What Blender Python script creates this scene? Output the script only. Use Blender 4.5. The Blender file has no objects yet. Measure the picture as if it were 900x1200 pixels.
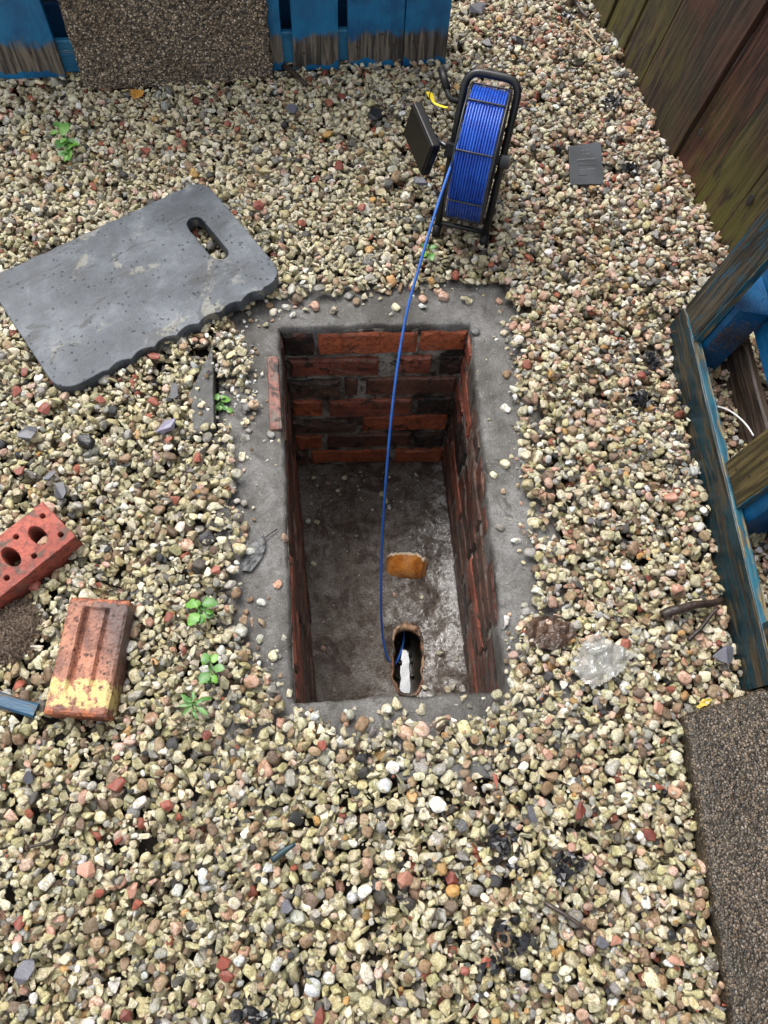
import bpy, bmesh, math, random
import numpy as np
from mathutils import Vector, Matrix, Euler, noise as mnoise

random.seed(7); rng = np.random.default_rng(7)
sc = bpy.context.scene; COL = sc.collection
R_ = math.radians

# ------------------------------------------------------------------ camera
FPX, CX, CY, CAMH = 867.0, 450.0, 600.0, 1.38
_RW = np.array([[0.99400436, 0.10934048, 0.0],
                [0.09917817, -0.90161971, 0.42100545],
                [0.04603294, -0.41848125, -0.90705811]])   # image axes (right, down, forward) -> world
cam = bpy.data.cameras.new('camera'); camo = bpy.data.objects.new('camera', cam); COL.objects.link(camo)
m3 = Matrix([[_RW[r][0], -_RW[r][1], -_RW[r][2]] for r in range(3)])
camo.matrix_world = Matrix.Translation((0, 0, CAMH)) @ m3.to_4x4()
cam.sensor_fit = 'VERTICAL'; cam.sensor_height = 36; cam.sensor_width = 27; cam.lens = 36 * FPX / 1200
cam.clip_start = 0.02; cam.clip_end = 400
sc.camera = camo

# ------------------------------------------------------------------ world, sun, exposure
SUN_EL, SUN_AZ = R_(58), R_(-35)            # azimuth: from +Y towards -X (far left)
world = bpy.data.worlds.new('World'); sc.world = world; world.use_nodes = True
wn = world.node_tree; wn.nodes.clear()
wo = wn.nodes.new('ShaderNodeOutputWorld'); bg = wn.nodes.new('ShaderNodeBackground')
sky = wn.nodes.new('ShaderNodeTexSky'); sky.sky_type = 'NISHITA'; sky.sun_disc = False
sky.sun_elevation = SUN_EL; sky.sun_rotation = SUN_AZ
sky.air_density = 1.6; sky.dust_density = 6.0; sky.ozone_density = 1.0
hs = wn.nodes.new('ShaderNodeHueSaturation'); hs.inputs['Saturation'].default_value = 0.22
bg.inputs['Strength'].default_value = 0.15
wn.links.new(sky.outputs[0], hs.inputs['Color']); wn.links.new(hs.outputs[0], bg.inputs[0]); wn.links.new(bg.outputs[0], wo.inputs[0])
sl = bpy.data.lights.new('sun', 'SUN'); sl.energy = 1.0; sl.angle = R_(35); sl.color = (1.0, 0.965, 0.92)
so = bpy.data.objects.new('sun', sl); COL.objects.link(so)
sd = Vector((math.sin(SUN_AZ) * math.cos(SUN_EL), math.cos(SUN_AZ) * math.cos(SUN_EL), math.sin(SUN_EL)))
so.rotation_euler = (-sd).to_track_quat('-Z', 'Y').to_euler(); so.location = sd * 20
vs = sc.view_settings; vs.view_transform = 'Standard'; vs.look = 'None'; vs.gamma = 1; vs.exposure = 0.9

# ------------------------------------------------------------------ helpers
def G(px, py, z=0.0):
    """point of the place that lies at height z under a point of the photograph"""
    v = _RW @ np.array([(px - CX) / FPX, (py - CY) / FPX, 1.0])
    t = (z - CAMH) / v[2]
    return Vector((t * v[0], t * v[1], z))

def lin(r, g, b):
    f = lambda c: (c / 255 / 12.92) if c / 255 <= 0.04045 else ((c / 255 + 0.055) / 1.055) ** 2.4
    return (f(r), f(g), f(b), 1.0)

WM = {}
def link(o, parent=None, M=None):
    COL.objects.link(o); M = M or Matrix.Identity(4)
    if parent is not None:
        o.parent = parent; o.matrix_basis = WM[parent.name].inverted() @ M
    else:
        o.matrix_basis = M
    WM[o.name] = M.copy()
    return o

def tag(o, label, cat, group=None, kind=None):
    o['label'] = label; o['category'] = cat
    if group: o['group'] = group
    o['kind'] = kind or o.get('kind') or 'thing'
    return o

def thing(name, label, cat, M, group=None):
    if isinstance(M, Vector): M = Matrix.Translation(M)
    o = bpy.data.objects.new(name, None); o.empty_display_size = 0.05
    return tag(link(o, None, M), label, cat, group)

def mesh_obj(name, verts, faces, mat, parent=None, M=None, smooth=False, label=None):
    me = bpy.data.meshes.new(name); me.from_pydata([tuple(v) for v in verts], [], faces)
    if smooth: me.polygons.foreach_set('use_smooth', [True] * len(me.polygons))
    me.update()
    o = bpy.data.objects.new(name, me)
    if mat: me.materials.append(mat)
    if label: o['label'] = label
    return link(o, parent, M)

def bm_obj(name, bm, mat, parent=None, M=None, smooth=False, label=None):
    bmesh.ops.recalc_face_normals(bm, faces=bm.faces[:])
    me = bpy.data.meshes.new(name); bm.to_mesh(me); bm.free()
    if smooth: me.polygons.foreach_set('use_smooth', [True] * len(me.polygons))
    me.update(); o = bpy.data.objects.new(name, me)
    if mat: me.materials.append(mat)
    if label: o['label'] = label
    return link(o, parent, M)

def frame(o, x, y=None, z=None):
    x = Vector(x).normalized()
    if z is not None:
        z = Vector(z); z = (z - x * z.dot(x)).normalized(); y = z.cross(x)
    else:
        y = Vector(y); y = (y - x * y.dot(x)).normalized(); z = x.cross(y)
    m = Matrix((x, y, z)).transposed().to_4x4(); m.translation = o
    return m

def tube(bm, pts, r, seg=10, cap=True, closed=False):
    pts = [Vector(p) for p in pts]; n = len(pts); rings = []
    t0 = (pts[1] - pts[0]).normalized()
    up = Vector((0, 0, 1)) if abs(t0.z) < 0.9 else Vector((1, 0, 0))
    nrm = (up - t0 * up.dot(t0)).normalized(); prev = t0
    for i, p in enumerate(pts):
        if closed: t = (pts[(i + 1) % n] - pts[i - 1]).normalized()
        else: t = (pts[min(i + 1, n - 1)] - pts[max(i - 1, 0)]).normalized()
        nrm = (prev.rotation_difference(t) @ nrm); nrm = (nrm - t * nrm.dot(t)).normalized(); prev = t
        b = t.cross(nrm); rr = r[i] if isinstance(r, (list, tuple)) else r
        rings.append([bm.verts.new(p + nrm * (rr * math.cos(a)) + b * (rr * math.sin(a))) for a in [2 * math.pi * k / seg for k in range(seg)]])
    for i in range(n if closed else n - 1):
        A, B = rings[i], rings[(i + 1) % n]
        for k in range(seg): bm.faces.new((A[k], A[(k + 1) % seg], B[(k + 1) % seg], B[k]))
    if cap and not closed:
        bm.faces.new(rings[0][::-1]); bm.faces.new(rings[-1])

def catmull(P, n=8):
    P = [Vector(p) for p in P]; out = []
    for i in range(len(P) - 1):
        a = P[max(i - 1, 0)]; b = P[i]; c = P[i + 1]; d = P[min(i + 2, len(P) - 1)]
        for k in range(n):
            t = k / n
            out.append(0.5 * ((2 * b) + (c - a) * t + (2 * a - 5 * b + 4 * c - d) * t * t + (3 * b - a - 3 * c + d) * t ** 3))
    out.append(P[-1]); return out

def round_path(P, r, n=6):
    """polyline with rounded inner corners"""
    P = [Vector(p) for p in P]; out = [P[0]]
    for i in range(1, len(P) - 1):
        a = P[i] + (P[i - 1] - P[i]).normalized() * r; c = P[i] + (P[i + 1] - P[i]).normalized() * r
        for k in range(n + 1):
            t = k / n; out.append(a * (1 - t) ** 2 + P[i] * 2 * t * (1 - t) + c * t * t)
    out.append(P[-1]); return out

def box(bm, c, s, rot=None):
    r = bmesh.ops.create_cube(bm, size=1.0)
    M = Matrix.Translation(c) @ (rot.to_4x4() if rot else Matrix.Identity(4)) @ Matrix.Diagonal((*s, 1))
    bmesh.ops.transform(bm, matrix=M, verts=r['verts']); return r['verts']

def bevel_all(bm, off, seg=2, ang=30):
    es = [e for e in bm.edges if len(e.link_faces) == 2 and e.calc_face_angle(0) > R_(ang)]
    bmesh.ops.bevel(bm, geom=es, offset=off, segments=seg, affect='EDGES', profile=0.5)

def extrude_outline(loops, thick, bev=0.002, bseg=2):
    """mesh of a flat outline with holes, given thickness along +z from 0"""
    cu = bpy.data.curves.new('tmp', 'CURVE'); cu.dimensions = '2D'; cu.fill_mode = 'BOTH'
    for lp in loops:
        sp = cu.splines.new('POLY'); sp.points.add(len(lp) - 1)
        for p, (x, y) in zip(sp.points, lp): p.co = (x, y, 0, 1)
        sp.use_cyclic_u = True
    cu.extrude = thick / 2 - bev; cu.bevel_depth = bev; cu.bevel_resolution = bseg; cu.offset = -bev
    o = bpy.data.objects.new('tmp', cu); COL.objects.link(o)
    dg = bpy.context.evaluated_depsgraph_get()
    me = bpy.data.meshes.new_from_object(o.evaluated_get(dg))
    bpy.data.objects.remove(o); bpy.data.curves.remove(cu)
    bm = bmesh.new(); bm.from_mesh(me); bpy.data.meshes.remove(me)
    bmesh.ops.remove_doubles(bm, verts=bm.verts[:], dist=1e-5)
    bmesh.ops.translate(bm, verts=bm.verts[:], vec=(0, 0, thick / 2))
    return bm

# ------------------------------------------------------------------ material kit
class NT:
    def __init__(s, name):
        s.m = bpy.data.materials.new(name); s.m.use_nodes = True
        s.t = s.m.node_tree; s.b = s.t.nodes['Principled BSDF']; s.out = s.t.nodes['Material Output']
    def put(s, sock, v):
        if isinstance(v, bpy.types.NodeSocket): s.t.links.new(v, sock)
        elif v is not None:
            if sock.type == 'RGBA' and not isinstance(v, (tuple, list)): v = (v, v, v, 1)
            if sock.type == 'VECTOR' and isinstance(v, (int, float)): v = (v, v, v)
            sock.default_value = v
    def node(s, typ, props=None, **ins):
        n = s.t.nodes.new(typ)
        for k, v in (props or {}).items(): setattr(n, k, v)
        for k, v in ins.items(): s.put(n.inputs[k.replace('_', ' ')] if k.replace('_', ' ') in n.inputs else n.inputs[int(k[1:])], v)
        return n
    def coord(s, kind='Object', scale=(1, 1, 1), rnd=True):
        c = s.node('ShaderNodeTexCoord').outputs[kind]
        mp = s.node('ShaderNodeMapping', None, Vector=c, Scale=scale)
        if rnd:
            r = s.node('ShaderNodeObjectInfo').outputs['Random']
            mv = s.node('ShaderNodeVectorMath', {'operation': 'SCALE'}, i0=(37.0, 91.0, 53.0)); s.put(mv.inputs['Scale'], r)
            s.put(mp.inputs['Location'], mv.outputs[0])
        return mp.outputs[0]
    def noise(s, vec, scale, detail=4, rough=0.55, dist=0.0):
        return s.node('ShaderNodeTexNoise', None, Vector=vec, Scale=float(scale), Detail=float(detail), Roughness=float(rough), Distortion=float(dist)).outputs['Fac']
    def voro(s, vec, scale, feature='F1', out='Distance', rnd=1.0):
        return s.node('ShaderNodeTexVoronoi', {'feature': feature}, Vector=vec, Scale=float(scale), Randomness=float(rnd)).outputs[out]
    def ramp(s, fac, stops, interp='LINEAR'):
        n = s.node('ShaderNodeValToRGB', None, Fac=fac); cr = n.color_ramp; cr.interpolation = interp
        while len(cr.elements) < len(stops): cr.elements.new(0.5)
        for e, (p, c) in zip(cr.elements, stops):
            e.position = p; e.color = c if isinstance(c, (tuple, list)) else (c, c, c, 1)
        return n.outputs['Color']
    def mix(s, f, a, b, mode='MIX'):
        n = s.t.nodes.new('ShaderNodeMix'); n.data_type = 'RGBA'; n.blend_type = mode
        s.put(n.inputs[0], f); s.put(n.inputs[6], a); s.put(n.inputs[7], b); return n.outputs[2]
    def math(s, op, a, b=None, clamp=False):
        n = s.t.nodes.new('ShaderNodeMath'); n.operation = op; n.use_clamp = clamp
        s.put(n.inputs[0], a); s.put(n.inputs[1], b) if b is not None else None
        return n.outputs[0]
    def step(s, v, a, b):
        n = s.node('ShaderNodeMapRange', {'interpolation_type': 'SMOOTHSTEP'}, Value=v); s.put(n.inputs[1], a); s.put(n.inputs[2], b); return n.outputs[0]
    def bump(s, h, strength=0.5, dist=0.002, nrm=None):
        n = s.node('ShaderNodeBump', None, Strength=strength, Distance=dist, Height=h)
        if nrm is not None: s.put(n.inputs['Normal'], nrm)
        return n.outputs[0]
    def done(s, col=None, rough=None, nrm=None, spec=None, metal=None, **kw):
        s.put(s.b.inputs['Base Color'], col); s.put(s.b.inputs['Roughness'], rough)
        if nrm is not None: s.put(s.b.inputs['Normal'], nrm)
        s.put(s.b.inputs['Specular IOR Level'], spec); s.put(s.b.inputs['Metallic'], metal)
        for k, v in kw.items(): s.put(s.b.inputs[k.replace('_', ' ')], v)
        return s.m

def m_plain(name, col, rough=0.5, nscale=60, nstr=0.15, var=0.25, metal=0, spec=0.5, dist=0.001):
    t = NT(name); v = t.coord()
    n = t.noise(v, nscale, 5); n2 = t.noise(v, nscale * 0.2, 3)
    c = t.mix(t.step(n2, 0.3, 0.7), tuple(x * (1 - var) for x in col[:3]) + (1,), tuple(min(1, x * (1 + var)) for x in col[:3]) + (1,))
    return t.done(c, t.math('ADD', t.math('MULTIPLY', n, 0.25), rough - 0.12), t.bump(n, nstr, dist), spec, metal)

def m_stone():
    t = NT('gravel_stone')
    c = t.node('ShaderNodeAttribute', {'attribute_type': 'INSTANCER', 'attribute_name': 'col'}).outputs['Color']
    sd_ = t.node('ShaderNodeAttribute', {'attribute_type': 'INSTANCER', 'attribute_name': 'seed'})
    sv = t.node('ShaderNodeVectorMath', {'operation': 'SCALE'}, i0=(13.0, 29.0, 7.0)); t.put(sv.inputs['Scale'], sd_.outputs['Fac'])
    g = t.node('ShaderNodeTexCoord').outputs['Generated']
    v = t.node('ShaderNodeVectorMath', {'operation': 'ADD'}, i0=g, i1=sv.outputs[0]).outputs[0]
    n1 = t.noise(v, 2.2, 5, 0.6); n2 = t.noise(v, 9, 4, 0.6); n3 = t.noise(v, 22, 2, 0.5)
    n4 = t.noise(v, 16, 3, 0.6)
    col = t.mix(t.math('MULTIPLY', t.step(n1, 0.46, 0.60), 0.72), c, t.mix(1.0, c, (0.58, 0.54, 0.36, 1), 'MULTIPLY'))
    col = t.mix(t.math('MULTIPLY', t.step(n2, 0.50, 0.62), 0.62), col, t.mix(1.0, col, (0.42, 0.39, 0.29, 1), 'MULTIPLY'))
    col = t.mix(t.math('MULTIPLY', t.step(n4, 0.55, 0.63), 0.5), col, t.mix(1.0, col, (0.38, 0.36, 0.32, 1), 'MULTIPLY'))
    col = t.mix(t.math('MULTIPLY', t.step(n2, 0.47, 0.38), 0.5), col, t.mix(1.0, col, (1.38, 1.36, 1.30, 1), 'MULTIPLY'))
    h = t.math('ADD', t.math('MULTIPLY', n2, 0.7), t.math('MULTIPLY', n3, 0.35))
    rg = t.math('ADD', t.math('MULTIPLY', n1, 0.35), 0.27)
    return t.done(col, rg, t.bump(h, 0.75, 0.0032), 0.5)

def m_chip(name, cols, rough=0.5, bump=0.6):
    """stone with its own colours, object-space"""
    t = NT(name); v = t.coord('Object'); n1 = t.noise(v, 40, 4); n2 = t.noise(v, 220, 4, 0.6)
    r = t.node('ShaderNodeObjectInfo').outputs['Random']
    c = t.ramp(t.math('ADD', t.math('MULTIPLY', n1, 0.5), t.math('MULTIPLY', r, 0.5)), [(0.2 + 0.6 * i / max(1, len(cols) - 1), k) for i, k in enumerate(cols)])
    c = t.mix(t.math('MULTIPLY', t.step(n2, 0.52, 0.7), 0.6), c, t.mix(1.0, c, (0.4, 0.38, 0.34, 1), 'MULTIPLY'))
    return t.done(c, rough, t.bump(n2, bump, 0.0015), 0.45)

def m_brick(name, base, alt, soot=0.3, rough=0.4, dark=(0.012, 0.010, 0.009, 1), smear=0.35):
    t = NT(name); v = t.coord('Object')
    n1 = t.noise(v, 14, 5, 0.6); n2 = t.noise(v, 90, 5, 0.65); n3 = t.noise(v, 26, 4, 0.6, 0.6)
    col = t.mix(t.step(n1, 0.42, 0.58), base, alt)
    col = t.mix(t.math('MULTIPLY', t.step(n2, 0.48, 0.62), 0.65), col, t.mix(1.0, col, (0.35, 0.33, 0.32, 1), 'MULTIPLY'))
    col = t.mix(t.math('MULTIPLY', t.step(n3, 0.60 - 0.25 * soot, 0.70 - 0.25 * soot), 0.88), col, dark)
    n4 = t.noise(v, 33, 6, 0.7, 1.0)
    col = t.mix(t.math('MULTIPLY', t.step(n4, 0.52, 0.62), smear), col, (0.13, 0.115, 0.095, 1))
    sp = t.step(t.voro(v, 150), 0.12, 0.05)
    col = t.mix(t.math('MULTIPLY', sp, 0.25), col, (0.35, 0.32, 0.28, 1))
    h = t.math('ADD', n2, t.math('MULTIPLY', n3, 0.8))
    rg = t.math('ADD', t.math('MULTIPLY', n1, 0.35), rough - 0.15)
    return t.done(col, rg, t.bump(h, 0.9, 0.005), 0.5)

def m_mortar():
    t = NT('old_mortar'); v = t.coord('Object', rnd=False)
    n1 = t.noise(v, 12, 6, 0.65); n2 = t.noise(v, 120, 5, 0.7); n3 = t.noise(v, 38, 5, 0.7)
    c = t.ramp(n1, [(0.38, (0.022, 0.017, 0.013, 1)), (0.5, (0.21, 0.187, 0.155, 1)), (0.62, (0.40, 0.375, 0.33, 1))])
    c = t.mix(t.math('MULTIPLY', t.step(n3, 0.52, 0.62), .85), c, (0.02, 0.012, 0.008, 1))
    return t.done(c, t.math('ADD', t.math('MULTIPLY', n1, 0.4), 0.3), t.bump(t.math('ADD', n2, t.math('MULTIPLY', n3, 2.0)), 1.0, 0.008), 0.45)

def m_concrete(name, lo, mid, hi, rough=0.5, fine=300, spots=True, bumpd=0.003, stain=(0.03, 0.03, 0.03, 1)):
    t = NT(name); v = t.coord('Object', rnd=False)
    n1 = t.noise(v, 5, 6, 0.65, 0.4); n2 = t.noise(v, 28, 6, 0.7); n3 = t.noise(v, fine, 4, 0.7)
    c = t.ramp(t.math('ADD', t.math('MULTIPLY', n1, 0.65), t.math('MULTIPLY', n2, 0.35)), [(0.40, lo), (0.5, mid), (0.60, hi)])
    c = t.mix(t.math('MULTIPLY', t.step(n3, 0.45, 0.60), 0.65), c, t.mix(1.0, c, (0.45, 0.44, 0.42, 1), 'MULTIPLY'))
    if spots:
        d = t.step(t.noise(v, 16, 5, 0.75, 1.2), 0.55, 0.64); c = t.mix(t.math('MULTIPLY', d, 0.75), c, stain)
        w = t.step(t.voro(v, 75), 0.13, 0.06); c = t.mix(t.math('MULTIPLY', w, 0.5), c, (0.42, 0.40, 0.36, 1))
    h = t.math('ADD', t.math('MULTIPLY', n2, 1.5), n3)
    rg = t.math('ADD', t.math('MULTIPLY', t.step(n1, 0.3, 0.7), 0.3), rough - 0.15)
    return t.done(c, rg, t.bump(h, 0.8, bumpd), 0.5)

def m_aggregate(name, scale=150, tone=1.0, moss=0.0, bd=.005, wear=.45):
    """exposed-aggregate slab: grit grains in a dark matrix with open pits"""
    t = NT(name); v = t.coord('Object', rnd=False)
    w = t.node('ShaderNodeVectorMath', {'operation': 'ADD'}, i0=v, i1=t.node('ShaderNodeVectorMath', {'operation': 'SCALE'}, i0=t.node('ShaderNodeTexNoise', None, Vector=v, Scale=90.0).outputs['Color'], Scale=0.006).outputs[0]).outputs[0]
    vo = t.node('ShaderNodeTexVoronoi', None, Vector=w, Scale=float(scale))
    d = vo.outputs['Distance']; rc = t.node('ShaderNodeSeparateColor', None, Color=vo.outputs['Color'])
    k = lambda r, g, b: (r * tone, g * tone, b * tone, 1)
    grain = t.ramp(rc.outputs[0], [(0.0, k(.02, .018, .016)), (0.2, k(.078, .060, .043)), (0.5, k(.155, .122, .088)), (0.85, k(.225, .180, .132)), (1.0, k(.38, .34, .29))])
    big = t.noise(v, 6, 5, 0.6)
    pit = t.step(t.noise(v, scale * 0.5, 2, 0.5), 0.57, 0.64)
    c = t.mix(t.step(d, 0.35, 0.62), grain, k(.045, .038, .030))
    c = t.mix(t.math('MULTIPLY', pit, 0.85), c, k(.012, .010, .009))
    c = t.mix(.55 if moss else .15, c, t.mix(1.0, c, (1.0, .82, .62, 1), 'MULTIPLY'))
    c = t.mix(t.math('MULTIPLY', t.step(big, 0.44, 0.58), wear), c, t.mix(1.0, c, (0.5, 0.44, 0.36, 1), 'MULTIPLY'))
    if moss: c = t.mix(t.math('MULTIPLY', t.step(t.noise(v, 7, 6, 0.75), 0.46, 0.6), moss), c, (0.028, 0.024, 0.015, 1))
    h = t.math('SUBTRACT', t.math('SUBTRACT', 1.0, d), t.math('MULTIPLY', pit, 1.2))
    return t.done(c, t.math('ADD', t.math('MULTIPLY', rc.outputs[1], 0.35), 0.28), t.bump(h, 1.0, bd), 0.5)

def m_wood(name, paint=None, paint2=None, cover=0.5, w1=(.05, .035, .022, 1), w2=(.13, .10, .07, 1), band=None, moss=0.0, red=0.0, rough=0.5, ends=None):
    """weathered board, grain along local X; paint worn off along the grain; a bare band at local X in band"""
    t = NT(name); v = t.coord('Object', (1.0, 1.0, 1.0))
    g = t.coord('Object', (1.2, 14, 14)); g2 = t.coord('Object', (3, 52, 52)); gm = t.coord('Object', (5, 22, 22))
    n1 = t.noise(g, 3.5, 6, 0.6, 0.6); n2 = t.noise(g2, 2.2, 5, 0.65, 0.3); n3 = t.noise(gm, 2.4, 6, 0.65, 0.4)
    c = t.mix(t.step(n1, 0.36, 0.62), w1, w2)
    c = t.mix(t.math('MULTIPLY', t.step(n2, 0.47, 0.58), 0.8), c, tuple(x * 0.3 for x in w1[:3]) + (1,))
    if red:
        r = t.step(t.noise(v, 5, 4, 0.6), 0.45, 0.65); c = t.mix(t.math('MULTIPLY', r, red), c, (0.070, 0.020, 0.011, 1))
    if moss:
        sx = t.node('ShaderNodeSeparateXYZ', None, Vector=t.node('ShaderNodeTexCoord').outputs['Object']).outputs[0]
        mm = t.math('MULTIPLY', t.step(t.math('ADD', t.math('MULTIPLY', n3, .5), t.math('MULTIPLY', t.noise(v, 7, 4, .6), .5)), 0.42, 0.56), t.step(sx, 0.34, 0.02))
        c = t.mix(t.math('MULTIPLY', mm, moss), c, (0.075, 0.070, 0.010, 1))
    if paint:
        pc = t.mix(t.step(t.noise(v, 9, 5, 0.65), 0.35, 0.65), paint, paint2 or paint)
        f = t.step(t.math('ADD', t.math('MULTIPLY', n3, 0.75), t.math('MULTIPLY', n2, 0.25)), 0.5 + (0.5 - cover) * 0.5 - 0.05, 0.5 + (0.5 - cover) * 0.5 + 0.02)
        f = t.math('SUBTRACT', 1.0, f) if False else f
        if band:
            sx = t.node('ShaderNodeSeparateXYZ', None, Vector=t.node('ShaderNodeTexCoord').outputs['Object']).outputs[0]
            wob = t.math('ADD', sx, t.math('ADD', t.math('MULTIPLY', t.math('SUBTRACT', t.noise(v, 14, 5, .65), 0.5), 0.09), t.math('MULTIPLY', t.math('SUBTRACT', n3, 0.5), 0.012)))
            inb = t.math('MULTIPLY', t.step(wob, band[0] - .003, band[0] + .003), t.step(wob, band[1] + .012, band[1] - .012))
            f = t.math('MULTIPLY', f, t.math('SUBTRACT', 1.0, t.math('MULTIPLY', inb, 0.97)))
        c = t.mix(f, c, pc)
        rg = t.math('SUBTRACT', rough + 0.12, t.math('MULTIPLY', f, 0.22))
    else: rg = t.math('ADD', t.math('MULTIPLY', n1, 0.3), rough - 0.1)
    h = t.math('ADD', n2, t.math('MULTIPLY', n1, 0.8))
    return t.done(c, rg, t.bump(h, 0.8, 0.003), 0.45)

# ------------------------------------------------------------------ pit geometry (shared by several builders)
RIM = [G(328, 385), G(551, 380), G(594, 808), G(345, 822)]            # far-left, far-right, near-right, near-left
DEPTH = 0.665
F0, F1 = G(348, 545, -DEPTH), G(517, 540, -DEPTH)
_fr, _fl = G(551, 815, -DEPTH), G(371, 822, -DEPTH)
F2 = F1 + (_fr - F1) * ((F1.y - (RIM[2].y + 0.01)) / (F1.y - _fr.y)); F3 = F0 + (_fl - F0) * ((F0.y - (RIM[3].y + 0.01)) / (F0.y - _fl.y))
FLOOR = [F0, F1, F2, F3]
pit_c = sum(RIM, Vector()) / 4

def in_poly(x, y, P):
    x = np.asarray(x, float); y = np.asarray(y, float); ins = np.zeros(x.shape, bool); n = len(P)
    for i in range(n):
        x0, y0 = P[i][0], P[i][1]; x1, y1 = P[i - 1][0], P[i - 1][1]
        c = ((y0 > y) != (y1 > y)) & (x < (x1 - x0) * (y - y0) / (y1 - y0 + 1e-12) + x0); ins ^= c
    return ins

# ------------------------------------------------------------------ ground sheet
def build_ground():
    t = NT('soil_and_grit'); v = t.coord('Object', rnd=False)
    vo = t.node('ShaderNodeTexVoronoi', None, Vector=v, Scale=42.0)
    far = t.ramp(t.node('ShaderNodeSeparateColor', None, Color=vo.outputs['Color']).outputs[0], [(0, (.10, .085, .06, 1)), (.5, (.28, .25, .17, 1)), (1, (.42, .39, .30, 1))])
    c = t.mix(t.step(vo.outputs['Distance'], .35, .7), far, (.02, .017, .013, 1))
    ln = t.node('ShaderNodeVectorMath', {'operation': 'LENGTH'}, i0=v)
    f = t.step(ln.outputs['Value'], 2.6, 3.6)
    soil = t.ramp(t.noise(v, 60, 5, .7), [(.3, (.012, .010, .008, 1)), (.7, (.045, .036, .027, 1))])
    m = t.done(t.mix(f, soil, c), .6, t.bump(t.math('SUBTRACT', t.noise(v, 120, 4, .7), t.math('MULTIPLY', vo.outputs['Distance'], f)), 1, .01), .4)
    z = -0.030; out = [(-60, 60), (60, 60), (60, -60), (-60, -60)]
    hole = [(p.x + (p.x - pit_c.x) * .25, p.y + (p.y - pit_c.y) * .25) for p in RIM]
    V = [(*p, z) for p in out] + [(*p, z) for p in hole]
    Fc = [(i, (i + 1) % 4, 4 + (i + 1) % 4, 4 + i) for i in range(4)]
    o = mesh_obj('ground', V, [f[::-1] for f in Fc], m); o['kind'] = 'structure'
build_ground()

# ------------------------------------------------------------------ the brick chamber
M_CONC = m_concrete('coping_concrete', (.040, .035, .030, 1), (.098, .093, .087, 1), (.182, .178, .172, 1), 0.44, 260, stain=(.028, .024, .019, 1))
M_FLOOR = None
M_MORTAR = m_mortar()
BR = dict(
    red=m_brick('chamber_brick_red', (.28, .080, .048, 1), (.18, .056, .037, 1), .12),
    orange=m_brick('chamber_brick_orange', (.42, .110, .046, 1), (.31, .083, .039, 1), .08, .42, smear=.22),
    brown=m_brick('chamber_brick_brown', (.15, .060, .040, 1), (.10, .044, .031, 1), .25),
    black=m_brick('chamber_brick_burnt', (.08, .034, .025, 1), (.014, .012, .013, 1), .70, .35),
    rough=m_brick('chamber_brick_rough', (.12, .060, .042, 1), (.075, .045, .034, 1), .35, .5, smear=.75),
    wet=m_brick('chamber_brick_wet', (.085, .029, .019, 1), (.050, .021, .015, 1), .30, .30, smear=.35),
)
chamber = thing('inspection_chamber', 'open brick lined drain chamber with grey concrete surround sunk in gravel', 'drain chamber', pit_c)

def brick_quad(name, pf, s0, s1, t0, t1, nrm, mat, parent, proud=0.006, depth=0.03, jit=0.0030, rag=1.0):
    """one brick in a wall; pf(s,t) gives the wall point, s along and t down in metres"""
    k = 4; kt = 2; out = []
    for i in range(k): out.append((s0 + (s1 - s0) * i / k, t0))
    for i in range(kt): out.append((s1, t0 + (t1 - t0) * i / kt))
    for i in range(k): out.append((s1 - (s1 - s0) * i / k, t1))
    for i in range(kt): out.append((s0, t1 - (t1 - t0) * i / kt))
    cs, ct = (s0 + s1) / 2, (t0 + t1) / 2; V = []
    J = lambda a=1: random.uniform(-jit, jit) * a * rag
    o2 = [(s + J(), t + J()) for s, t in out]
    tilt = random.uniform(-.012, .012); 
    for (s, t) in o2: V.append(pf(s, t) - nrm * depth)
    for (s, t) in o2: V.append(pf(s, t) + nrm * (proud - .004 + (s - cs) * tilt))
    for (s, t) in o2:
        b = .005 + abs(J())
        ss = s + (b if s < cs - 1e-4 else -b if s > cs + 1e-4 else 0); tt = t + (b if t < ct - .001 else -b if t > ct + .001 else 0)
        V.append(pf(ss, tt) + nrm * (proud + (s - cs) * tilt + J(.8)))
    V.append(pf(cs, ct) + nrm * (proud + J(.8)))
    n = len(out); Fc = []
    for i in range(n):
        j = (i + 1) % n
        Fc += [(i, j, n + j, n + i), (n + i, n + j, 2 * n + j, 2 * n + i), (2 * n + i, 2 * n + j, 3 * n)]
    Mx = Matrix.Translation(pf(cs, ct))
    Vl = [v - Mx.translation for v in V]
    o = mesh_obj(name, Vl, Fc, mat, parent, Mx)
    return o

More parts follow.
